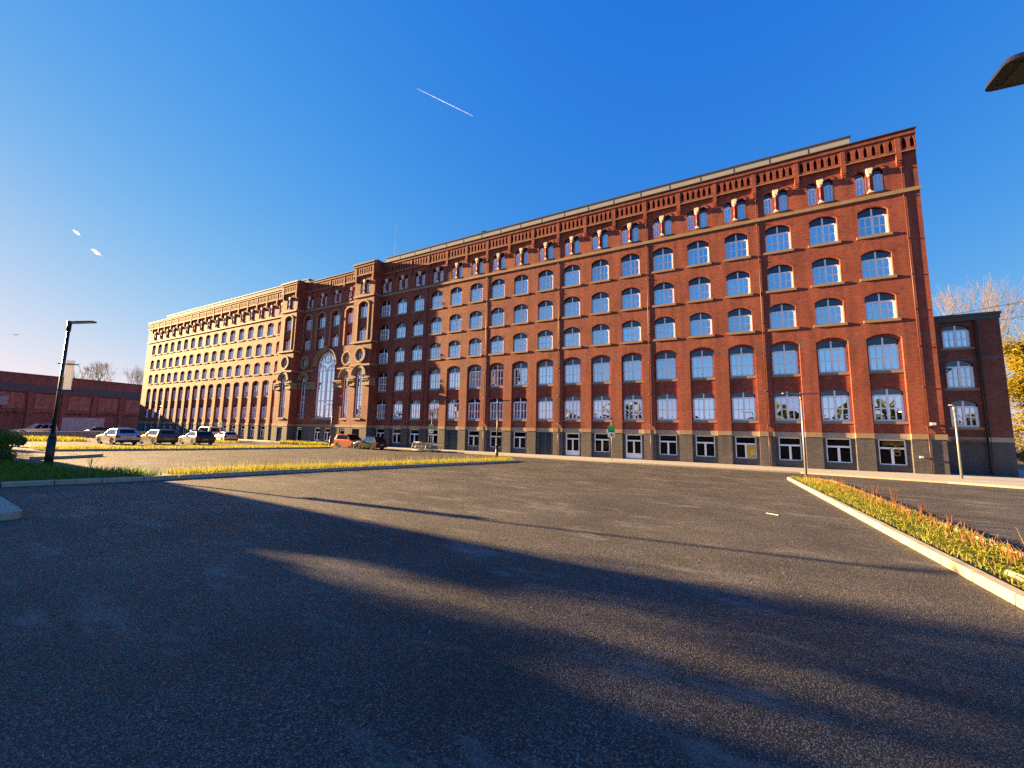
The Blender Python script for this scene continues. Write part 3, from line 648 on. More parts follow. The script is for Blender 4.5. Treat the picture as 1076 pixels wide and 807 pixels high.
# windows: individuals, largest first, up to 100 of a kind; the far rest of a kind as one part
groups = {}
for kd, cx, y in plan: groups.setdefault(WIN[kd]['name'], []).append((kd, cx, y))
for name, lst in groups.items():
    lst.sort(key=lambda q: (Vector((q[1], 0, WIN[q[0]]['zb']))-CAM).length)
    for kd, cx, y in lst[:100]:
        W = WIN[kd]; o = put(name, W['frame'], mill, (cx, y, W['zb'])); put('pane', W['pane'], o)
        if W['fan']: put('fanlight', W['fan'], o)
        if W['sill']: put('sill', W['sill'], o)
    rest = lst[100:]
    if rest:
        fr = MB(); pn = MB(); fn = MB(); si = MB()
        for kd, cx, y in rest:
            W = WIN[kd]
            for mb, me in ((fr, W['frame']), (pn, W['pane']), (fn, W['fan']), (si, W['sill'])):
                if me is None: continue
                n = len(mb.v); mb.v += [(q.co.x+cx, q.co.y+y, q.co.z+W['zb']) for q in me.vertices]; mb.f += [tuple(n+i for i in pl.vertices) for pl in me.polygons]
        o = fr.build(name, M['white'], mill); o['kind'] = 'stuff'
        for mb, nm, mt in ((pn, 'pane', 'glass'), (fn, 'fanlight', 'fan'), (si, 'sill', 'stone')):
            if mb.f: q = mb.build(nm, M[mt], o); q['kind'] = 'stuff'
# wall-mounted fittings
def fitting(label, x, y, z, s):
    m = MB(); m.box(-s, s, -.22, -.06, -s*.7, s*.7); m.prism([(-s*.9,-s*.5),(s*.9,-s*.5),(s*.9,s*.6),(-s*.9,s*.6)], -.27, -.22, 'y'); 
    o = m.build('wall_light', M['signwhite'], None, loc=(x, y, z)); b = MB(); b.box(-.03,.03,-.06,0,-.03,.03); b.build('bracket', M['steel'], o)
    return tag(o, label, 'light')
fitting('small white floodlight box on the red brick near the mill corner', 2.1, 0, 3.45, .13)
fitting('small white box lamp on the grey plinth beside the last downpipe', 1.35, -.03, 1.18, .09)
# painted boards seen through two of the plinth windows
m = MB(); m.box(-8.95, -8.33, .296, .306, .62, 1.62); bd = m.build('painted_board', M['yellow'], None)
q = MB(); q.ring(-8.5, 1.05, .1, .16, .286, .2955, 0, 2*PI, 18); q.build('ring_mark', M['cap'], bd)
tag(bd, 'yellow painted board with a pale ring in a plinth window', 'board')
m = MB()
for r, a0, a1, cx, cz in ((.28,.2,PI-.2,.15,1.5),(.28,PI+.2,2*PI-.2,.15,1.75),(.16,0,2*PI,.25,1.35),(.5,.5,1.3,-.2,1.55)): m.ring(cx, cz, r-.014, r+.014, .298, .308, a0, a1, 20)
for z in (1.92, 2.02, 2.12): m.strip([(-.5,z),(-.1,z+.04),(.3,z-.03),(.62,z+.05)], .018, .298, .308)
tag(m.build('painted_scroll', M['yellow']), 'yellow looping scroll lines in the rightmost plinth window', 'painting')

# ------------------------------------------------------------------ annex at the right end
ann = thing('annex_building', 'narrow dark brick annex of lower height set back beside the mill corner', 'building', (0,0,0))
w_ = MB(); pl = MB(); st = MB(); lt = MB(); cp = MB()
AY = 1.5; AX0, AX1 = 2.73, 6.45; ac = 4.36
register('a', 'annex_window', -.70, .70, 0, seg(-.70,.70,1.62,.28), 1.42, sill=sill_mesh(.85,.16,.14,0))
w_.cell(AX0, AX1, 2.62, 11.1, AY, (3.45, 5.27, 2.62, flat(3.45, 5.27, 11.09)), .22)
for z0, z1, zb, k in ((2.62, 5.6, 3.28, 1.0), (5.6, 8.6, 6.03, 1.06), (8.6, 11.1, 8.93, .88)):
    hh = [(x+ac, zz*k+zb) for x, zz in seg(-.70,.70,1.62,.28)]
    w_.cell(3.45, 5.27, z0, z1, AY+.22, (ac-.70, ac+.70, zb, hh), .2)
    o = put('annex_window', WIN['a']['frame'], ann, (ac, AY+.32, zb)); o.scale.z = k
    put('pane', WIN['a']['pane'], o); put('fanlight', WIN['a']['fan'], o); put('sill', WIN['a']['sill'], o)
pl.cell(AX0, AX1, -.3, 2.3, AY-.03, (3.45, 5.27, -.3, flat(3.45, 5.27, 2.29)), .25); pl.cell(3.45, 5.27, -.3, 2.3, AY+.22)
st.box(AX0, 3.45, AY-.06, AY, 2.3, 2.62); sb2 = MB(); sb2.box(5.27, AX1, AY-.06, AY, 2.3, 2.62); sb2.build('stone_band', M['lintel'], ann); lt.box(3.451, 5.269, AY+.17, AY+.3, 2.26, 2.618)
w_.face((AX1,AY,2.62),(AX1,AY+8,2.62),(AX1,AY+8,11.1),(AX1,AY,11.1)); pl.face((AX1,AY-.03,-.3),(AX1,AY+8,-.3),(AX1,AY+8,2.62),(AX1,AY-.03,2.62))
w_.face((AX0,AY+8,-.3),(AX1,AY+8,-.3),(AX1,AY+8,11.1),(AX0,AY+8,11.1))
cp.box(AX0, AX1+.1, AY-.12, AY+8.1, 11.1, 11.28); cp.box(AX0, AX1+.05, AY-.06, AY-.001, 10.8, 11.1)
w_.build('brick_wall', M['darkbrick'], ann); pl.build('plinth', M['bluebrick'], ann); st.build('stone_band', M['lintel'], ann); lt.build('lintel', M['stone'], ann); cp.build('coping', M['lead'], ann)
b = MB(); b.box(2.74, 3.75, AY-.35, AY-.28, 7.3, 7.42); b.strip([(2.75,6.6),(3.7,7.3)], .08, AY-.35, AY-.28); b.box(2.74, 2.86, AY-.4, AY-.07, 7.2, 7.5); b.build('jib_bracket', M['black'], ann)
b = MB(); b.tube((5.36,AY-.02,-.1),(5.36,AY-.02,11),.05,.05,8); b.build('downpipe', M['black'], ann)

# ------------------------------------------------------------------ street lamps
lens_m = plain('lamp_lens', (.055,.06,.035), .3)
def lamp(label, x, y, z, h, mat, arms, base=True, grp='street lamps round the car park', hw=.10):
    t = thing('street_lamp', label, 'street lamp', (x, y, z), 0, grp)
    p = MB(); r = .055
    p.tube((0,0,-.1),(0,0,h),r*1.15,r*.9,12); p.build('pole', mat, t, True)
    if base:
        b = MB(); b.tube((0,0,-.1),(0,0,1.1),.12,.12,14); b.tube((0,0,1.1),(0,0,1.3),.12,.065,14); b.build('base_sleeve', mat, t, True)
    for ang, ln in arms:
        a = MB(); c, s = math.cos(ang), math.sin(ang)
        hd = MB()
        def q(u, v, zz): return (u*c-v*s, u*s+v*c, h+zz)
        rc = hw*.35
        out = [(0,-.055),(ln*.22,-hw*.8),(ln*.34,-hw),(ln-rc,-hw)] + [(ln-rc+rc*math.sin(t_),-hw+rc-rc*math.cos(t_)) for t_ in (.4,.8,1.2,PI/2)]
        out = out + [(u, -v) for u, v in reversed(out)]
        def low(u): return -.05+.05*u/ln
        n0 = len(hd.v); k_ = len(out)
        hd.v += [q(u, v, low(u)) for u, v in out] + [q(u*.985, v*.9, low(u)+.055+.03*(1-u/ln)) for u, v in out]
        hd.f.append(tuple(n0+i_ for i_ in reversed(range(k_)))); hd.f.append(tuple(n0+k_+i_ for i_ in range(k_)))
        for i_ in range(k_): j_ = (i_+1) % k_; hd.f.append((n0+i_, n0+j_, n0+k_+j_, n0+k_+i_))
        ho = hd.build('lamp_head', mat, t)
        gl = MB(); a_, b_ = ln*.42, ln*.9; e_ = hw*.68
        gl.hexa([q(a_,-e_,low(a_)-.006),q(b_,-e_,low(b_)-.006),q(b_,e_,low(b_)-.006),q(a_,e_,low(a_)-.006),q(a_,-e_,low(a_)+.004),q(b_,-e_,low(b_)+.004),q(b_,e_,low(b_)+.004),q(a_,e_,low(a_)+.004)])
        for u_ in (a_-.03, b_+.03):
            for v_ in (-e_, e_): gl.tube(q(u_,v_,low(u_)-.005), q(u_,v_,low(u_)+.003), .008, .008, 8)
        gl.build('lens', lens_m, ho)
    cl = MB(); cl.tube((0,0,h-.35),(0,0,h+.06),r*1.25,r*1.25,12); cl.build('collar', mat, t, True)
    return t
L1 = lamp('tall black street lamp with banner on the left grass verge, nearest to the camera', -32.88, -32.81, gz(-32.81)+.03, 5.62, M['black'], [(.45, 1.05)])
bn = MB(); bn.box(.08,.30,-.012,.012,3.0,4.15)
bm_ = leafy('banner_cloth', (.75,.72,.66), (.8,.78,.72), .3)
lb = tag(bn.build('banner', bm_, None, loc=(-32.88,-32.81,gz(-32.81)), rz=1.05), 'narrow white banner hanging on the tall black street lamp', 'banner')
br = MB(); br.box(-.15,.42,-.015,.015,2.95,2.99); br.box(-.15,.42,-.015,.015,3.98,4.02); br.build('bracket', M['black'], lb)
lamp('grey double-headed street lamp at the tip of the right verge', -6.55, -10.4, gz(-10.4), 4.75, M['steel'], [(.3, .95), (.3+PI, .95)], base=False)
lamp('slim galvanised street lamp on the pavement in front of the annex', 2.14, -3.1, 0, 4.5, M['steel'], [(-2.1, .8)], base=False)
lamp('dark single-headed street lamp at the end of the central grass strip', -26.6, -10.2, gz(-10.2), 4.75, M['black'], [(.35, 1.0)])
lamp('double-headed street lamp in front of the pavilion by the orange car', -54.6, -4.5, gz(-4.5), 5.3, M['black'], [(.3, 1.0), (.3+PI, 1.0)])
lamp('distant street lamp before the left wing of the mill, behind the dark cars', -100.6, -5.6, gz(-5.6), 5.6, M['steel'], [(0, 1.0)], base=False)
# lamp whose head hangs into the top right corner of the view
lamp('street lamp with dark flat head overhanging the top right corner of the view', -6.95, -32.75, gz(-32.75), 5.05, M['black'], [(PI+.03, 1.05)], hw=.19)

# ------------------------------------------------------------------ sign posts
def sign(label, x, y, z, h, plate_z, w=.62, cam_top=False):
    t = thing('sign_post', label, 'sign', (x, y, z), .08, 'green and white car park signs')
    p = MB(); p.tube((0,0,-.05),(0,0,h),.035,.035,10); p.build('post', M['steel'], t, True)
    s = MB(); s.box(-w/2, w/2, -.06, -.045, plate_z+.42, plate_z+1.0); so = s.build('sign_plate', M['green'], t)
    q = MB(); q.box(-w/2, w/2, -.06, -.045, plate_z, plate_z+.419); qo = q.build('lower_plate', M['signwhite'], t)
    k = MB(); k.box(-.07,.09,-.066,-.0605,plate_z+.12,plate_z+.30); k.build('symbol', M['signblue'], qo)
    k = MB()
    for i, (a, b) in enumerate(((-.2,.02),(-.2,.16))): k.box(a, b, -.066, -.0605, plate_z+.62-.14*i, plate_z+.68-.14*i)
    k.build('symbol', M['signblue'], so)
    if cam_top: c = MB(); c.box(-.09,.09,-.12,.12,h,h+.12); c.build('camera_head', M['black'], t)
sign('green and white car park sign on a tall post before the right wing', -19.39, -2.4, 0, 3.6, 2.02, cam_top=True)
sign('green and white car park sign behind the stacked barriers by the dark hatchback', -40.08, -2.3, 0, 3.9, 1.95)
sign('green and white car park sign in front of the left wing', -82.3, -4.1, gz(-4.1), 3.3, 2.0, w=.8)

# ------------------------------------------------------------------ cars
def car_mesh(L=4.2, W=1.76, H=1.48, belt=.92, hood=.36, rear=.06, suv=False, estate=False):
    "side profile towards +X = front; returns meshes of the parts"
    x0, x1 = -L/2, L/2; wr = .32; fx, rx = x1-.85, x0+.78
    bot = .22
    def archpts(cx):
        return [(cx-wr-.06, bot)] + [(cx+(wr+.06)*math.cos(PI-PI*i/8), bot+.06+(wr+.06)*math.sin(PI-PI*i/8)) for i in range(9)] + [(cx+wr+.06, bot)]
    prof = [(x0+.08, bot)] + archpts(rx) + archpts(fx) + [(x1-.10, bot), (x1, .38), (x1-.02, .62), (x1-.16, .74), (x1-hood*L*.75, belt-.03), (x1-hood*L, belt), (x0+.12, belt+.03), (x0+.02, .78), (x0, .45)]
    b = MB(); b.prism(prof, -W/2, W/2, 'y')
    body = b
    gx1 = x1-hood*L+.10; gx0 = x0+.10; tx1 = gx1-.78; tx0 = x0+(.30 if estate or suv else .55)
    tw = W/2-.20; bw = W/2-.03; zt = H-.04
    cab = MB()
    B = [(gx0,-bw,belt),(gx1,-bw,belt),(gx1,bw,belt),(gx0,bw,belt)]; T = [(tx0,-tw,zt),(tx1,-tw,zt),(tx1,tw,zt),(tx0,tw,zt)]
    cab.hexa(B+T)
    cab.hexa(T+[(tx0+.12,-tw+.12,H),(tx1-.12,-tw+.12,H),(tx1-.12,tw-.12,H),(tx0+.12,tw-.12,H)])
    gl = MB()
    def lerp(a, b, t): return tuple(a[i]+(b[i]-a[i])*t for i in range(3))
    def panel(p00, p10, p11, p01, u0, u1, v0, v1, off):
        def at(u, v): 
            q = lerp(lerp(p00, p10, u), lerp(p01, p11, u), v); return (q[0]+off[0], q[1]+off[1], q[2]+off[2])
        gl.face(at(u0,v0), at(u1,v0), at(u1,v1), at(u0,v1))
    for sy in (0, 1):
        a, b_, c, d = (B[0],B[1],T[1],T[0]) if sy == 0 else (B[3],B[2],T[2],T[3]); o = (0, -.012 if sy == 0 else .012, .004)
        panel(a, b_, c, d, .10, .36, .08, .9, o); panel(a, b_, c, d, .39, .66, .06, .92, o); panel(a, b_, c, d, .69, .93, .06, .9, o)
    panel(B[1], B[2], T[2], T[1], .06, .94, .06, .94, (.012,0,.006)); panel(B[3], B[0], T[0], T[3], .15, .85, .28, .86, (-.012,0,.006))
    return dict(body=body, cabin=cab, glass=gl, fx=fx, rx=rx, wr=wr, W=W, L=L, x0=x0, x1=x1, belt=belt)
def paint(name, col, metal=0.3): 
    return plain(name, col, 0.32, metal=metal, var=.03, coat=.5)
wt = MB()
for r0, r1 in ((.22,.32),): wt.ring(0, 0, r0, r1, -.1, .1, 0, 2*PI, 20)
wt.ring(0,0,.22,.32,.1,.0999,0,2*PI,20)
tyre_me = wt.mesh('tyre', M['tyre'])
wm = MB(); wm.tube((0,-.07,0),(0,.07,0),.215,.215,20); 
rim_me = wm.mesh('rim', M['tyre'])
sp = MB()
for i in range(5):
    t = 2*PI*i/5; sp.prism([(.02*math.cos(t+1.57),.02*math.sin(t+1.57)),(.2*math.cos(t-.16),.2*math.sin(t-.16)),(.2*math.cos(t+.16),.2*math.sin(t+.16))], -.085, .085, 'y')
sp.ring(0,0,.185,.222,-.085,.085,0,2*PI,20)
spoke_me = sp.mesh('spokes', M['rim'])
lamp_red = plain('tail_lamp', (.30,.01,.01), .25); lamp_white = plain('headlamp', (.6,.6,.6), .15, metal=.5)
plate_y = plain('rear_plate', (.55,.45,.05), .5); plate_w = plain('front_plate', (.7,.7,.68), .5); trim = plain('black_trim', (.02,.02,.02), .6)
def car(label, x, y, rz, col, cat='car', name='parked_car', metal=.3, z=None, **kw):
    t = thing(name, label, cat, (x, y, gz(y) if z is None else z), rz, 'cars parked round the mill')
    c = car_mesh(**kw); pm = paint('car_paint', col, metal)
    for part, nm, mt in (('body','body',pm),('cabin','roof',pm),('glass','windows',M['carglass'])):
        o = c[part].build(nm, mt, t)
        if part != 'glass':
            bv = o.modifiers.new('bevel', 'BEVEL'); bv.width = .05; bv.segments = 2; bv.limit_method = 'ANGLE'; bv.angle_limit = math.radians(28)
    for wx in (c['fx'], c['rx']):
        for sy in (-1, 1):
            wv = put('wheel', rim_me, t, (wx, sy*(c['W']/2-.11), .32)); put('tyre', tyre_me, wv); put('spokes', spoke_me, wv)
    W = c['W']; x0, x1, bl = c['x0'], c['x1'], c['belt']
    for sy in (-1, 1):
        h = MB(); h.box(x1-.16, x1-.02, min(sy*(W/2-.42), sy*(W/2-.03)), max(sy*(W/2-.42), sy*(W/2-.03)), .60, .72); h.build('headlight', lamp_white, t)
        h = MB(); h.box(x0-.008, x0+.12, min(sy*(W/2-.28), sy*(W/2+.006)), max(sy*(W/2-.28), sy*(W/2+.006)), .66, .88); h.build('tail_light', lamp_red, t)
        h = MB(); h.box(x1-kw.get('hood',.36)*c['L']-.22, x1-kw.get('hood',.36)*c['L']-.05, min(sy*W/2, sy*(W/2+.16)), max(sy*W/2, sy*(W/2+.16)), bl+.02, bl+.14); h.build('wing_mirror', pm, t)
    h = MB(); h.box(x0-.014, x0+.02, -.26, .26, .50, .61); h.build('number_plate', plate_y, t)
    h = MB(); h.box(x1-.03, x1+.012, -.26, .26, .36, .47); h.build('number_plate', plate_w, t)
    h = MB(); h.box(x0-.012, x0+.1, -W/2+.08, W/2-.08, .24, .42); h.build('bumper_trim', trim, t); h = MB(); h.box(x1-.1, x1+.006, -W/2+.1, W/2-.1, .23, .34); h.build('bumper_trim', trim, t)
    return t
car('silver hatchback parked leftmost of the three cars in the left row, rear to the camera', -61.0, -22.6, PI+.05, (.42,.43,.44), metal=.7, H=1.5)
car('dark grey estate car parked between the silver hatchback and the black saloon', -61.2, -19.55, PI+.02, (.09,.085,.08), metal=.6, L=4.5, H=1.5, estate=True)
car('black hatchback parked rightmost of the left row, tail towards the camera', -60.9, -16.3, PI-.03, (.02,.02,.022), metal=.3, L=4.3, H=1.45)
car('blue grey car parked behind the black hatchback near the left wing', -80.4, -8.3, PI-.3, (.22,.26,.30), metal=.5, H=1.55)
car('silver car with dark rear parked on the grass edge by the left wing', -73.2, -7.6, PI-.1, (.45,.45,.44), metal=.6, L=4.0, H=1.45)
car('white van parked far behind beside the mill left wing', -83.6, -5.3, PI, (.65,.66,.68), cat='van', name='parked_van', metal=0, L=5.0, W=1.95, H=2.1, hood=.2, belt=1.05, suv=True)
car('orange sport utility car parked before the pavilion beside the plinth', -50.7, -4.4, 0, (.42,.06,.012), metal=.3, L=4.4, W=1.84, H=1.66, belt=1.0, suv=True)
car('small black hatchback facing the orange car in front of the plinth', -46.6, -5.2, PI, (.006,.006,.007), L=3.75, W=1.68, H=1.46, hood=.28)
car('silver people carrier far left in front of the dark red warehouse', -104.0, -19.4, -PI/2+.1, (.5,.5,.5), metal=.6, L=4.6, H=1.65, suv=True)
car('dark grey car far left parked behind the silver hatchback', -98.5, -14.5, -PI/2, (.10,.10,.11), metal=.5)
car('white hatchback far left near the warehouse doors', -104.5, -10.0, -PI/2, (.6,.6,.6), metal=.1)

# ------------------------------------------------------------------ stacked barriers by the wall
def barrier(label, x, y, rz, lean):
    b = MB(); L, H = 2.2, 1.05; y0 = 0
    def q(u, v): return (u, v*math.sin(lean), v*math.cos(lean))
    for a, c in (((-L/2,0),(-L/2,H)),((L/2,0),(L/2,H)),((-L/2,H),(L/2,H)),((-L/2,.15),(L/2,.15))): b.tube(q(*a), q(*c), .03, .03, 6)
    for i in range(1, 15): u = -L/2+L*i/15; b.tube(q(u,.15), q(u,H), .016, .016, 5)
    o = b.build('crowd_barrier', M['steel'], None, True, (x, y, gz(y)+.02), rz); f = MB()
    for u in (-L/2+.25, L/2-.25): f.box(u-.03, u+.03, -.25, .25, 0, .05)
    f.build('foot', M['steel'], o)
    return tag(o, label, 'barrier', 'steel barriers stacked by the navy door')
for i in range(5): barrier(['frontmost','second','third','fourth','rearmost'][i]+' of the grey steel barriers leaning together beside the navy door', -40.6+.32*i, -3.9+.22*i, .06*i-.1, .35+.05*i)
# ------------------------------------------------------------------ red warehouse on the far left
WX0, WY0, WX1, WY1 = -145.5, -43.0, -163.5, 24.0
wl = math.hypot(WX1-WX0, WY1-WY0); wa = math.atan2(WY1-WY0, WX1-WX0)
wh = thing('brick_warehouse', 'long low red brick warehouse with dark fascia at the far left', 'building', (WX0, WY0, -.2), wa)
b = MB(); fa = MB(); cpn = MB(); pa = MB(); ar = MB()
# local: x along the front, -y side is away... front faces +y local reversed, so front plane at y=0 and the mass behind at +y
b.box(0, wl, 0, 22, 0, 13.45); cpn.box(-.1, wl+.1, -.25, 22, 13.45, 13.6)
fa.box(0, wl, -.35, -.01, 9.3, 11.2)
for i in range(12):
    u = 3+i*6; b.box(u-.45, u+.45, -.3, -.001, 0, 9.3)
    pa.box(u+.9, u+5.1, -.08, -.001, 5.4, 9.0)
b.box(0, wl, -.2, -.001, 4.7, 5.1)
for i in range(60): ar.box(1+i*1.15, 1.6+i*1.15, -.26, -.2, 4.3, 4.69)
b.build('brick_wall', M['shedbrick'], wh); fa.build('fascia', M['corrugate'], wh); cpn.build('coping', M['lead'], wh)
pa.build('brick_panel', brick('panel_brick', (.36,.13,.09), (.30,.10,.07), (.25,.16,.13)), wh); ar.build('corbel_course', M['darkbrick'], wh)
d = MB(); d.box(39, 47.5, -.38, -.31, 0, 3.6); d.build('loading_door', M['palewall'], wh)
d = MB(); d.prism([(22.5,6.0),(29.0,6.0),(29.0,8.3)], -1.4, -.36, 'y'); d.build('lean_to_roof', M['attic'], wh)

# low concrete wall and post between car park and warehouse
m = MB(); m.box(-.12,.12,-14,9,-.1,.85); tag(m.build('boundary_wall', M['concrete'], None, False, (-88,-20,gz(-20)-.1), .12), 'low grey concrete boundary wall behind the far left cars', 'wall')
t = thing('notice_board', 'white notice board on a post by the left shrubs', 'sign', (-66.0,-31.2,gz(-31.2)), .2)
m = MB(); m.tube((0,0,0),(0,0,2.2),.05,.05,8); m.build('post', M['steel'], t); m = MB(); m.box(.06,.10,-.25,.25,2.0,3.5); m.build('board', M['signwhite'], t)

# ------------------------------------------------------------------ vegetation
def blades(rng, n, area, h0, h1, wd=.012, lean=.35, mb=None):
    mb = mb or MB()
    for _ in range(n):
        x, y, z = area(rng); h = rng.uniform(h0, h1); a = rng.uniform(0, 2*PI); l = rng.uniform(.05, lean)*h; b = rng.uniform(0, 2*PI)
        dx, dy = wd*math.cos(a), wd*math.sin(a); tx, ty = x+l*math.cos(b), y+l*math.sin(b); mx, my = x+.35*l*math.cos(b), y+.35*l*math.sin(b)
        n0 = len(mb.v); mb.v += [(x-dx,y-dy,z),(x+dx,y+dy,z),(mx+dx*.7,my+dy*.7,z+h*.6),(mx-dx*.7,my-dy*.7,z+h*.6),(tx,ty,z+h)]
        mb.f += [(n0,n0+1,n0+2,n0+3),(n0+3,n0+2,n0+4)]
    return mb
gr_yel = leafy('verge_grass', (.20,.22,.02), (.40,.34,.04), .45, 2.2)
gr_gold = leafy('dry_grass', (.36,.27,.05), (.24,.29,.03), .4, 2.0)
gr_green = leafy('lush_grass', (.07,.17,.02), (.13,.24,.03), .35, 2.0)
rust = leafy('rust_weed', (.22,.07,.03), (.33,.14,.05), .35, 5)
seedy = leafy('seed_head', (.38,.30,.12), (.45,.40,.10), .35, 5)
def interp(pts, y):
    for (xa,ya),(xb,yb) in zip(pts, pts[1:]):
        if (ya-y)*(yb-y) <= 0 and ya != yb: return xa+(xb-xa)*(y-ya)/(yb-ya)
    return pts[-1][0]
# soil beds
def bed(name, ptsL, ptsR, ylist, mat, h=.07):
    m = MB()
    for a, b_ in zip(ylist, ylist[1:]):
        m.face((interp(ptsL,a),a,gz(a)+h),(interp(ptsR,a),a,gz(a)+h),(interp(ptsR,b_),b_,gz(b_)+h),(interp(ptsL,b_),b_,gz(b_)+h))
    return struct(m.build(name, mat))
VL = [(-7.36,-44),(-7.36,-10.8)]; VR = [(-6.2,-44),(-6.1,-28),(-5.62,-12.5),(-6.3,-10.8)]
bed('verge_soil', VL, VR, [-44,-36,-28,-20,-12.5,-10.8], M['earth'])
KLb = [(-29.2,-37.5),(-29.0,-34),(-27.9,-31.8),(-27.7,-28),(-26.9,-20),(-26.2,-10.0)]
bed('verge_soil', KLb, [(x-.1,y) for x, y in KL], [-37.5,-34.5,-31,-28,-20,-14,-10.2], M['earth'])
bed('verge_soil', [(-50.3,-30),(-50.4,-22),(-52.4,-7.2)], [(-47.0,-30),(-47.4,-22),(-50.4,-7.2)], [-30,-22,-14,-7.2], M['earth'])
rng = random.Random(3)
def area_r(r):
    y = -43+32.2*r.random()**.8; y = -10.9-(y+43)*0 if False else y; u = r.random(); a = interp(VL,y)+.05; b_ = interp(VR,y)-.05
    return a+(b_-a)*u, y, gz(y)+.06
g1 = blades(rng, 8000, area_r, .04, .18, .008, .9)
tag(g1.build('verge_grass', gr_gold), 'golden dry grass filling the right verge', 'grass', kind='stuff')
def area_r2(r):
    y = -43+32.2*r.random(); u = .5+.5*r.random(); a = interp(VL,y)+.05; b_ = interp(VR,y)-.04
    return a+(b_-a)*u, y, gz(y)+.06
g2 = blades(rng, 1300, area_r2, .10, .30, .008, .5)
tag(g2.build('weed_cover', rust), 'rust coloured weeds along the far edge of the right verge', 'weeds', kind='stuff')
# broad-leaf clumps between
def area_r3(r):
    y = -43+28*r.random(); a = interp(VL,y)+.1; b_ = interp(VR,y)-.1; return a+(b_-a)*r.random(), y, gz(y)+.06
g3 = MB()
for _ in range(1500):
    x, y, z = area_r3(rng)
    for i in range(5):
        a = rng.uniform(0, 2*PI); l = rng.uniform(.04, .10); zz = z+rng.uniform(.02,.10); c, s = math.cos(a), math.sin(a)
        g3.face((x,y,zz),(x+l*c*.5-l*s*.3,y+l*s*.5+l*c*.3,zz+l*.35),(x+l*c,y+l*s,zz+l*.2),(x+l*c*.5+l*s*.3,y+l*s*.5-l*c*.3,zz+l*.35))
tag(g3.build('leafy_cover', leafy('leaf_cover', (.14,.22,.02), (.30,.30,.03), .4, 3)), 'low green leafy plants between the dry grass of the right verge', 'ground cover', kind='stuff')
def area_l(r):
    y = -31.2+21*r.random(); a = interp(KLb,y)+.05; b_ = interp(KL,y)-.2; u = r.random()
    return a+(b_-a)*u, y, gz(y)+.06
g4 = blades(rng, 9000, area_l, .08, .28, .010, .6); blades(rng, 700, area_l, .3, .6, .006, .35, g4)
tag(g4.build('strip_grass', gr_yel), 'sunlit yellow grass on the central strip behind the left kerb', 'grass', kind='stuff')
def area_g(r):
    while True:
        x = r.uniform(-41,-26.9); y = r.uniform(-39,-31.3)
        if x < interp(KL, max(-37.4,y))-.2 and y < -32.3+.1*(x+27)+(.8 if x > -29.5 else 0)*1: return x, y, gz(y)+.02
g5 = blades(rng, 16000, area_g, .10, .34, .012, .8)
tag(g5.build('lawn_grass', gr_green), 'shaded green grass round the tall black lamp on the left', 'grass', kind='stuff')
m = MB(); m.face((-42,-40,gz(-40)+.015),(-27.1,-37.5,gz(-37.5)+.04),(-26.6,-33,gz(-33)+.04),(-27.6,-31.6,gz(-31.6)+.02),(-29.5,-32.3,gz(-32.3)+.012),(-42,-33.8,gz(-33.8)+.012)); struct(m.build('lawn_soil', M['earth']))
def area_f(r):
    y = -30+23*r.random(); a = interp([(-50.3,-30),(-50.4,-22),(-52.4,-7.0)], y); b_ = interp([(-47.0,-30),(-47.4,-22),(-50.4,-7.0)], y); return a+(b_-a)*r.random(), y, gz(y)+.06
g6 = blades(rng, 6000, area_f, .10, .3, .018, .6)
tag(g6.build('far_strip_grass', gr_yel), 'yellow grass strip in front of the row of parked cars', 'grass', kind='stuff')
def area_p(r): 
    x = r.uniform(-66,-56.5); return x, r.uniform(-4.4,-3.0), gz(-4)+.02
g7 = blades(rng, 1500, area_p, .2, .6, .025, .5)
tag(g7.build('pavilion_grass', gr_yel), 'bright yellow grass patch below the grand arched window', 'grass', kind='stuff')
def area_q(r): 
    x = r.uniform(-84,-66); return x, r.uniform(-12.5,-9)+.12*(x+66), gz(-10)+.02
g8 = blades(rng, 2200, area_q, .15, .4, .03, .5)
tag(g8.build('wing_grass', gr_yel), 'sunlit grass beside the silver car near the left wing', 'grass', kind='stuff')
def area_h(r): 
    y = r.uniform(-31,-22.5); return r.uniform(-76,-68), y, gz(y)+.01
g9 = blades(rng, 2500, area_h, .2, .5, .03, .5)
tag(g9.build('bank_grass', gr_yel), 'yellow grass bank left of the silver hatchback', 'grass', kind='stuff')

def weed(label, x, y, h, mat, seed, spread=.12, n=5):
    r = random.Random(seed); m = MB(); lf = MB()
    for i in range(n):
        a = r.uniform(0, 2*PI); tip = Vector((math.cos(a)*spread*r.uniform(.3,1)*h*2, math.sin(a)*spread*r.uniform(.3,1)*h*2, h*r.uniform(.65,1)))
        m.tube((0,0,0), tip*.6+Vector((0,0,h*.03)), .005, .004, 5, False); m.tube(tip*.6+Vector((0,0,h*.03)), tip, .004, .002, 5, False)
        for k in range(16):
            q = tip*r.uniform(.35,1.0); l = r.uniform(.02,.05); b = r.uniform(0, 2*PI); d = Vector((math.cos(b),math.sin(b),r.uniform(-.2,.6)))*l; e = d.cross(Vector((0,0,1))).normalized()*l*.3
            lf.face(q, q+d*.5+e, q+d, q+d*.5-e)
    o = m.build('weed_plant', mat, None, False, (x, y, gz(y)+.06)); lf.build('leaves', mat, o)
    return tag(o, label, 'weed', 'tall weeds on the verges')
weed('tall thin weed with yellow tips near the right edge of the frame', -5.95, -27.6, .62, seedy, 1, .16, 3)
weed('upright rusty weed, tallest in the middle of the right verge', -6.2, -22.4, .72, rust, 2, .10, 6)
weed('rusty weed just beyond the tallest one on the right verge', -6.15, -20.6, .6, rust, 3, .1, 6)
weed('short bushy rust weed nearer than the tallest on the right verge', -6.2, -24.2, .5, rust, 4, .12, 7)
weed('low red weed on the near part of the right verge', -6.3, -26.0, .38, rust, 5, .15, 7)
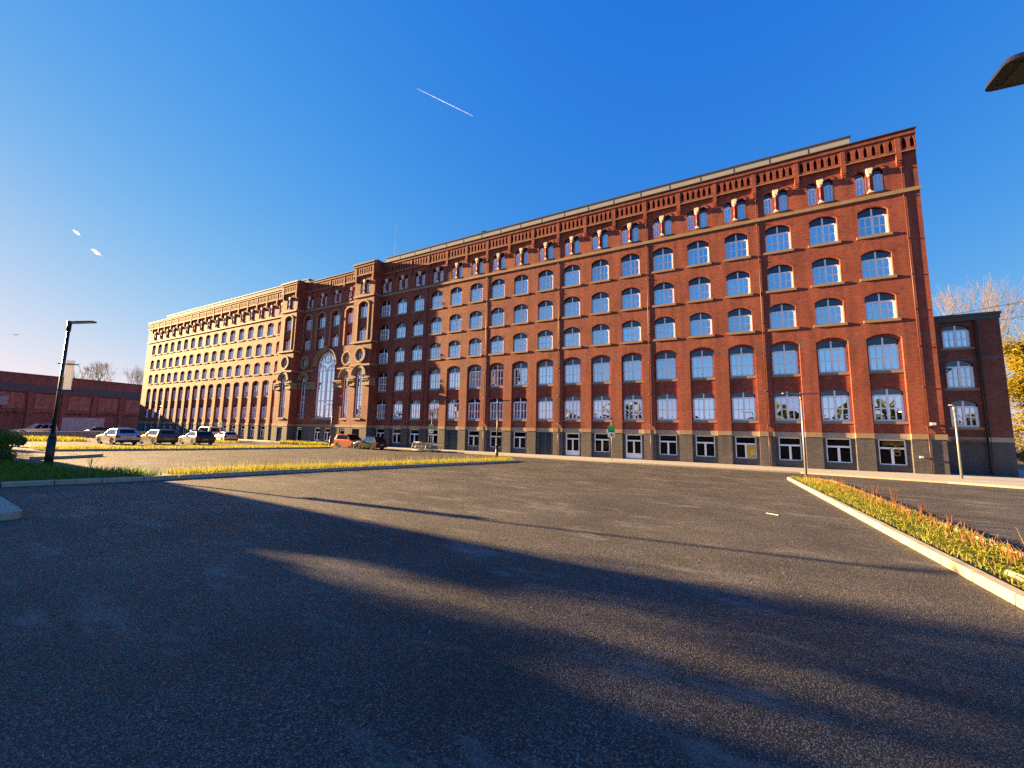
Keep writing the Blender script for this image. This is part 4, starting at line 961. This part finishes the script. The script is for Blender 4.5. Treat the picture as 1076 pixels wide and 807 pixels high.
weed('far rusty weed close to the double-headed lamp', -6.0, -15.5, .5, rust, 6, .12, 6)
weed('bushy yellow flowering weed on the central strip near the left kerb', -26.9, -28.2, .6, seedy, 8, .22, 9)
weed('pale dead seed-head weed by the left lamp foot', -31.2, -32.1, .55, seedy, 9, .2, 8)
weed('second yellow weed on the central strip, further along', -26.7, -25.3, .55, seedy, 10, .2, 8)
# pale pipe lying in the right verge
m = MB(); m.tube((0,-.5,.04),(0,2.3,.04),.045,.045,12); m.tube((.1,-.5,.03),(.12,2.0,.03),.03,.03,10)
tag(m.build('plastic_pipe', M['concrete'], None, True, (-6.85,-32.2,gz(-31)+.08), .12), 'pale pipe lying in the right verge grass', 'pipe')

def shrub(name, label, x, y, rx, ry, h, mat, n, seed, cat='shrub', leaf=.09, z=None):
    r = random.Random(seed); m = MB(); tw = MB()
    cl = [(r.gauss(0,.45)*rx, r.gauss(0,.45)*ry, r.uniform(.25,.95)*h, r.uniform(.25,.5)) for _ in range(14)]
    for cx, cy, cz, cr in cl: tw.tube((cx*.2,cy*.2,0),(cx,cy,cz),.025,.008,5)
    for _ in range(n):
        cx, cy, cz, cr = r.choice(cl); v = Vector((r.gauss(0,1),r.gauss(0,1),r.gauss(0,.8))).normalized()*cr*r.random()**.4*h*.6
        p = Vector((cx,cy,cz))+v; p.z = max(.03, p.z); d = Vector((r.gauss(0,1),r.gauss(0,1),r.gauss(0,1))).normalized()*leaf*r.uniform(.6,1.4); e = d.orthogonal().normalized()*d.length*.35
        m.face(p-d*.5, p+e, p+d*.5, p-e)
    o = thing(name, label, cat, (x, y, gz(y) if z is None else z)); m.build('foliage', mat, o); tw.build('stems', M['bark'], o)
    return o
bushm = leafy('bush_leaf', (.10,.18,.03), (.20,.28,.05), .35, 1.2)
shrub('wild_shrub', 'dense green weedy shrub mound at the left edge of the frame', -35.3, -33.8, 1.5, 1.0, 1.3, bushm, 9000, 11, leaf=.07)
shrub('wild_shrub', 'lower green shrub behind the mound, left of the tall lamp', -42.0, -33.6, 2.4, 1.2, 1.5, bushm, 7000, 12)

def tree(name, label, x, y, z, h, spread, seed, bark, leafmat=None, nleaf=0, levels=5, r0=.22, up=.55, leaf=.16, cat='tree', group=None, fork=.30):
    r = random.Random(seed); m = MB(); tips = []
    def grow(p, d, L, rad, lev):
        n = 2 if lev > 0 else 3
        for i in range(n):
            d2 = (d+Vector((r.gauss(0,.12),r.gauss(0,.12),r.gauss(0,.06)+.04))).normalized(); q = p+d2*(L/n)
            m.tube(p, q, rad*(1-.28*i/n), rad*(1-.28*(i+1)/n), 6 if lev < 2 else 4, False); p, d = q, d2
            if lev > 1: tips.append((p.copy(), lev))
        if lev >= levels: return
        for k in range(r.choice((2,3,3))):
            a = r.uniform(0, 2*PI); s = r.uniform(.35,.85)*spread
            nd = (d*up*1.6+Vector((math.cos(a)*s, math.sin(a)*s, r.uniform(.1,.6)))).normalized()
            grow(p, nd, L*r.uniform(.62,.85), rad*.62, lev+1)
    grow(Vector((0,0,-.1)), Vector((0,0,1)), h*fork, r0, 0)
    zt = max(v[2] for v in m.v); k = h/zt; m.v = [(a*k,b_*k,c*k) for a, b_, c in m.v]
    o = thing(name, label, cat, (x, y, z), 0, group); m.build('trunk', bark, o)
    if leafmat:
        lf = MB()
        for _ in range(nleaf):
            p, lev = r.choice(tips); p = p*k+Vector((r.gauss(0,.35),r.gauss(0,.35),r.gauss(0,.3))); d = Vector((r.gauss(0,1),r.gauss(0,1),r.gauss(0,1))).normalized()*leaf*r.uniform(.6,1.3); e = d.orthogonal().normalized()*d.length*.4
            lf.face(p-d*.5, p+e, p+d*.5, p-e)
        lf.build('crown', leafmat, o)
    return o
gold = leafy('autumn_leaf', (.20,.16,.015), (.36,.29,.03), .45, .8)
orange = leafy('rusty_leaf', (.34,.14,.02), (.45,.24,.03), .45, .8)
tree('autumn_tree', 'yellow autumn tree directly behind the annex, right edge', 21.5, 34, -.1, 14.5, 1.0, 21, M['palebark'], gold, 16000, 5, .25, leaf=.3)
tree('autumn_tree', 'golden tree further right behind the annex', 27.0, 37, -.1, 15.5, 1.0, 22, M['palebark'], gold, 14000, 5, .25, leaf=.3)
tree('autumn_tree', 'orange brown low tree at the foot of the yellow trees', 22.0, 30, -.1, 6.0, 1.0, 23, M['bark'], orange, 6000, 4, .12, leaf=.24)
tree('bare_tree', 'tall pale bare tree rising behind the annex roof, left one', 15.8, 38, -.1, 26.5, .34, 24, M['palebark'], None, 0, 6, .17, up=1.0)
tree('bare_tree', 'tall pale bare tree rising behind the annex roof, right one', 19.6, 39, -.1, 27.0, .34, 25, M['palebark'], None, 0, 6, .17, up=1.0)
shrub('tall_shrub', 'tall golden bush filling the gap beside the annex below the yellow trees', 21.8, 31.5, 3.2, 2.4, 9.5, gold, 15000, 51, leaf=.26, z=-.1)
shrub('tall_shrub', 'wide golden bush at the right edge behind the pavement', 26.5, 33.0, 3.4, 2.4, 9.0, gold, 12000, 52, leaf=.26, z=-.1)
shrub('wild_shrub', 'dark brown undergrowth beside the annex foot at the right edge', 12.5, 12.0, 2.6, 1.6, 2.6, orange, 4000, 53, leaf=.14, z=-.1)
tree('bare_tree', 'thin bare tree with few leaves at the right edge of the sky', 26.5, 42, -.1, 20.0, .8, 26, M['palebark'], gold, 900, 6, .2, leaf=.28)
for i, (dx, dy, hh) in enumerate(((-178,2,20.5),(-183,9,22),(-188,16,22.5),(-192,24,22),(-196,31,21))):
    tree('bare_tree', ['leftmost','second','middle','fourth','rightmost'][i]+' of the bare trees rising behind the red warehouse', dx, dy, -.2, hh, .8, 40+i, M['bark'], None, 0, 6, .3, up=.7, group='bare trees behind the warehouse')
tree('autumn_tree', 'small orange leaved tree at the left edge before the warehouse', -70.0, -34.0, gz(-34), 6.5, 1.0, 33, M['bark'], orange, 2600, 4, .12, leaf=.22)

# ------------------------------------------------------------------ overhead wire and contrail
m = MB(); m.tube((8,34,17.5),(40,18,19),.03,.03,5); m.tube((8,34,16),(40,18,17),.03,.03,5)
tag(m.build('overhead_wire', M['black']), 'pair of thin overhead wires at the right edge of the sky', 'wire')

# ------------------------------------------------------------------ unseen beyond the frame: casters shaped for the foreground shadows, and the mirrored treeline
def gabled(label, x, yc, hw, L, eave, ridge, shadow_pole=0.0):
    t = thing('gabled_shadow_caster', label, 'building', (x, yc, gz(yc)-.1))  # gabled block added to throw its shadow over the car park
    b = MB(); b.prism([(-hw,0),(hw,0),(hw,eave),(0,ridge),(-hw,eave)], -L, 0, 'x'); b.build('wall', M['shedbrick'], t)
    r = MB()
    for s in (-1, 1): r.prism([(0,ridge),(s*(hw+.2),eave-.2*(ridge-eave)/hw),(s*(hw+.2),eave-.2*(ridge-eave)/hw+.15),(0,ridge+.15)], -L-.2, .2, 'x')
    r.build('roof', M['lead'], t)
    if shadow_pole: f = MB(); f.tube((-.6,0,ridge-.3),(-.6,0,ridge+shadow_pole),.09,.09,10); f.build('shadow_pole', M['steel'], t)  # pole added for the thin shadow line past the gable tip
gabled('unseen narrow steep gabled block added beyond the left edge to cast foreground shade', -48, -37.0, 3.0, 7, 4.2, 9.0, 3.2)
gabled('unseen large gabled block added further beyond the left edge to cast shade', -60, -45.8, 6.7, 8, 9.5, 16.5)
tree('bare_tree', 'unseen leafy tree added beyond the left edge to dapple the foreground', -54, -38.7, 1.0, 15.5, .5, 61, M['bark'], orange, 13000, 6, .2, up=.8, leaf=.29)  # added tree, leafed to dim the lit streak between the gable shadows
r = random.Random(77); m = MB()
for i in range(9000):
    x = r.uniform(-230, 70); top = 7.0+2.5*math.sin(x*.11)+2.0*math.sin(x*.31+1)+1.5*math.sin(x*.83); z = r.random()*max(3.5, top); d = Vector((r.gauss(0,1),r.gauss(0,.5),r.gauss(0,1))).normalized()*r.uniform(.8,1.7)
    p = Vector((x, -92+r.gauss(0,2.5), z+.5)); e = d.orthogonal().normalized()*d.length*.6; m.face(p-d*.5, p+e, p+d*.5, p-e)
tag(m.build('far_woodland', leafy('far_leaf', (.02,.035,.01), (.05,.06,.02), .2, .3)), 'dark line of trees across the road mirrored in the lower windows', 'woodland', kind='stuff')

# ------------------------------------------------------------------ small things in the sky
vap = plain('vapour', (.9,.9,.92), 1.0, var=.02)
N = vap.node_tree.nodes; L = vap.node_tree.links
tp = N.new('ShaderNodeBsdfTransparent'); mx = N.new('ShaderNodeMixShader'); g_ = N.new('ShaderNodeNewGeometry'); nz = N.new('ShaderNodeTexNoise'); nz.inputs['Scale'].default_value = .03; nz.inputs['Detail'].default_value = 6
mr = N.new('ShaderNodeMapRange'); mr.inputs[1].default_value = .35; mr.inputs[2].default_value = .75; mr.inputs[3].default_value = .10; mr.inputs[4].default_value = .34
L.new(g_.outputs['Position'], nz.inputs['Vector']); L.new(nz.outputs['Fac'], mr.inputs[0]); L.new(mr.outputs[0], mx.inputs[0])
tl_ = N.new('ShaderNodeBsdfTranslucent'); tl_.inputs['Color'].default_value = (.95,.95,.95,1); ads = N.new('ShaderNodeAddShader'); L.new(tl_.outputs[0], ads.inputs[0]); L.new(N['Principled BSDF'].outputs[0], ads.inputs[1])
L.new(tp.outputs[0], mx.inputs[1]); L.new(ads.outputs[0], mx.inputs[2]); L.new(mx.outputs[0], N['Material Output'].inputs['Surface'])
m = MB(); A = Vector((-2504,2500,3232)); B = Vector((-1835,2500,2677))
for i in range(24): m.tube(A+(B-A)*(i/24), A+(B-A)*((i+1)/24), 1.0+1.3*math.sin(PI*i/24), 1.0+1.3*math.sin(PI*(i+1)/24), 8, False)
tag(m.build('vapour_trail', vap, None, True), 'thin white aircraft trail high in the blue sky', 'contrail')
def puff(label, c, r, seed):
    rr = random.Random(seed); m = MB()
    for i in range(60):
        p = Vector((rr.gauss(0,.3), rr.gauss(0,1.0), 0)); p.z = -p.y*.55+rr.gauss(0,.28); q = rr.uniform(.15,.42)*r*max(.25, 1-abs(p.y)*.4)
        v0 = len(m.v); nu, nv = 8, 5
        for a in range(nv+1):
            for b_ in range(nu): t = PI*a/nv; u = 2*PI*b_/nu; m.v.append((p.x*r+q*math.sin(t)*math.cos(u), p.y*r+q*math.sin(t)*math.sin(u), p.z*r+q*math.cos(t)))
        for a in range(nv):
            for b_ in range(nu): m.f.append((v0+a*nu+b_, v0+a*nu+(b_+1)%nu, v0+(a+1)*nu+(b_+1)%nu, v0+(a+1)*nu+b_))
    tag(m.build('cloud_puff', vap, None, True, c), label, 'cloud')
puff('small wisp of cloud, the higher of two in the left sky', (-2500,480,828), 6.5, 1)
puff('small bright wisp of cloud, the lower of two in the left sky', (-2500,548,766), 8.5, 2)
m = MB(); m.prism([(-.9,.25),(-.3,.1),(0,0),(.3,.1),(.9,.3),(.3,.02),(0,-.12),(-.3,.02)], -.12, .12, 'y'); m.tube((0,-.4,-.03),(0,.35,0),.07,.05,6)
tag(m.build('bird', M['black'], None, False, (-200,-7.5,28.3), .9), 'tiny dark bird in flight at the far left of the sky', 'bird')

m = MB(); m.box(-.14,.14,-.012,.012,0,.012); tag(m.build('white_stick', M['signwhite'], None, False, (-9.35,-25.6,gz(-25.6)+.006), -.5), 'thin white stick lying on the asphalt near the right kerb', 'litter')
rr = random.Random(5); m = MB()
for i in range(260):
    x, y = rr.uniform(-24,-8), rr.uniform(-36.5,-14); q = rr.uniform(.004,.010); z = gz(y)+.002
    m.hexa([(x-q,y-q,z),(x+q,y-q*.7,z),(x+q*.8,y+q,z),(x-q,y+q*.6,z),(x-q*.5,y-q*.5,z+q),(x+q*.5,y-q*.4,z+q),(x+q*.4,y+q*.5,z+q),(x-q*.5,y+q*.3,z+q)])
tag(m.build('loose_grit', M['concrete']), 'scattered pale grit on the asphalt', 'grit', kind='stuff')
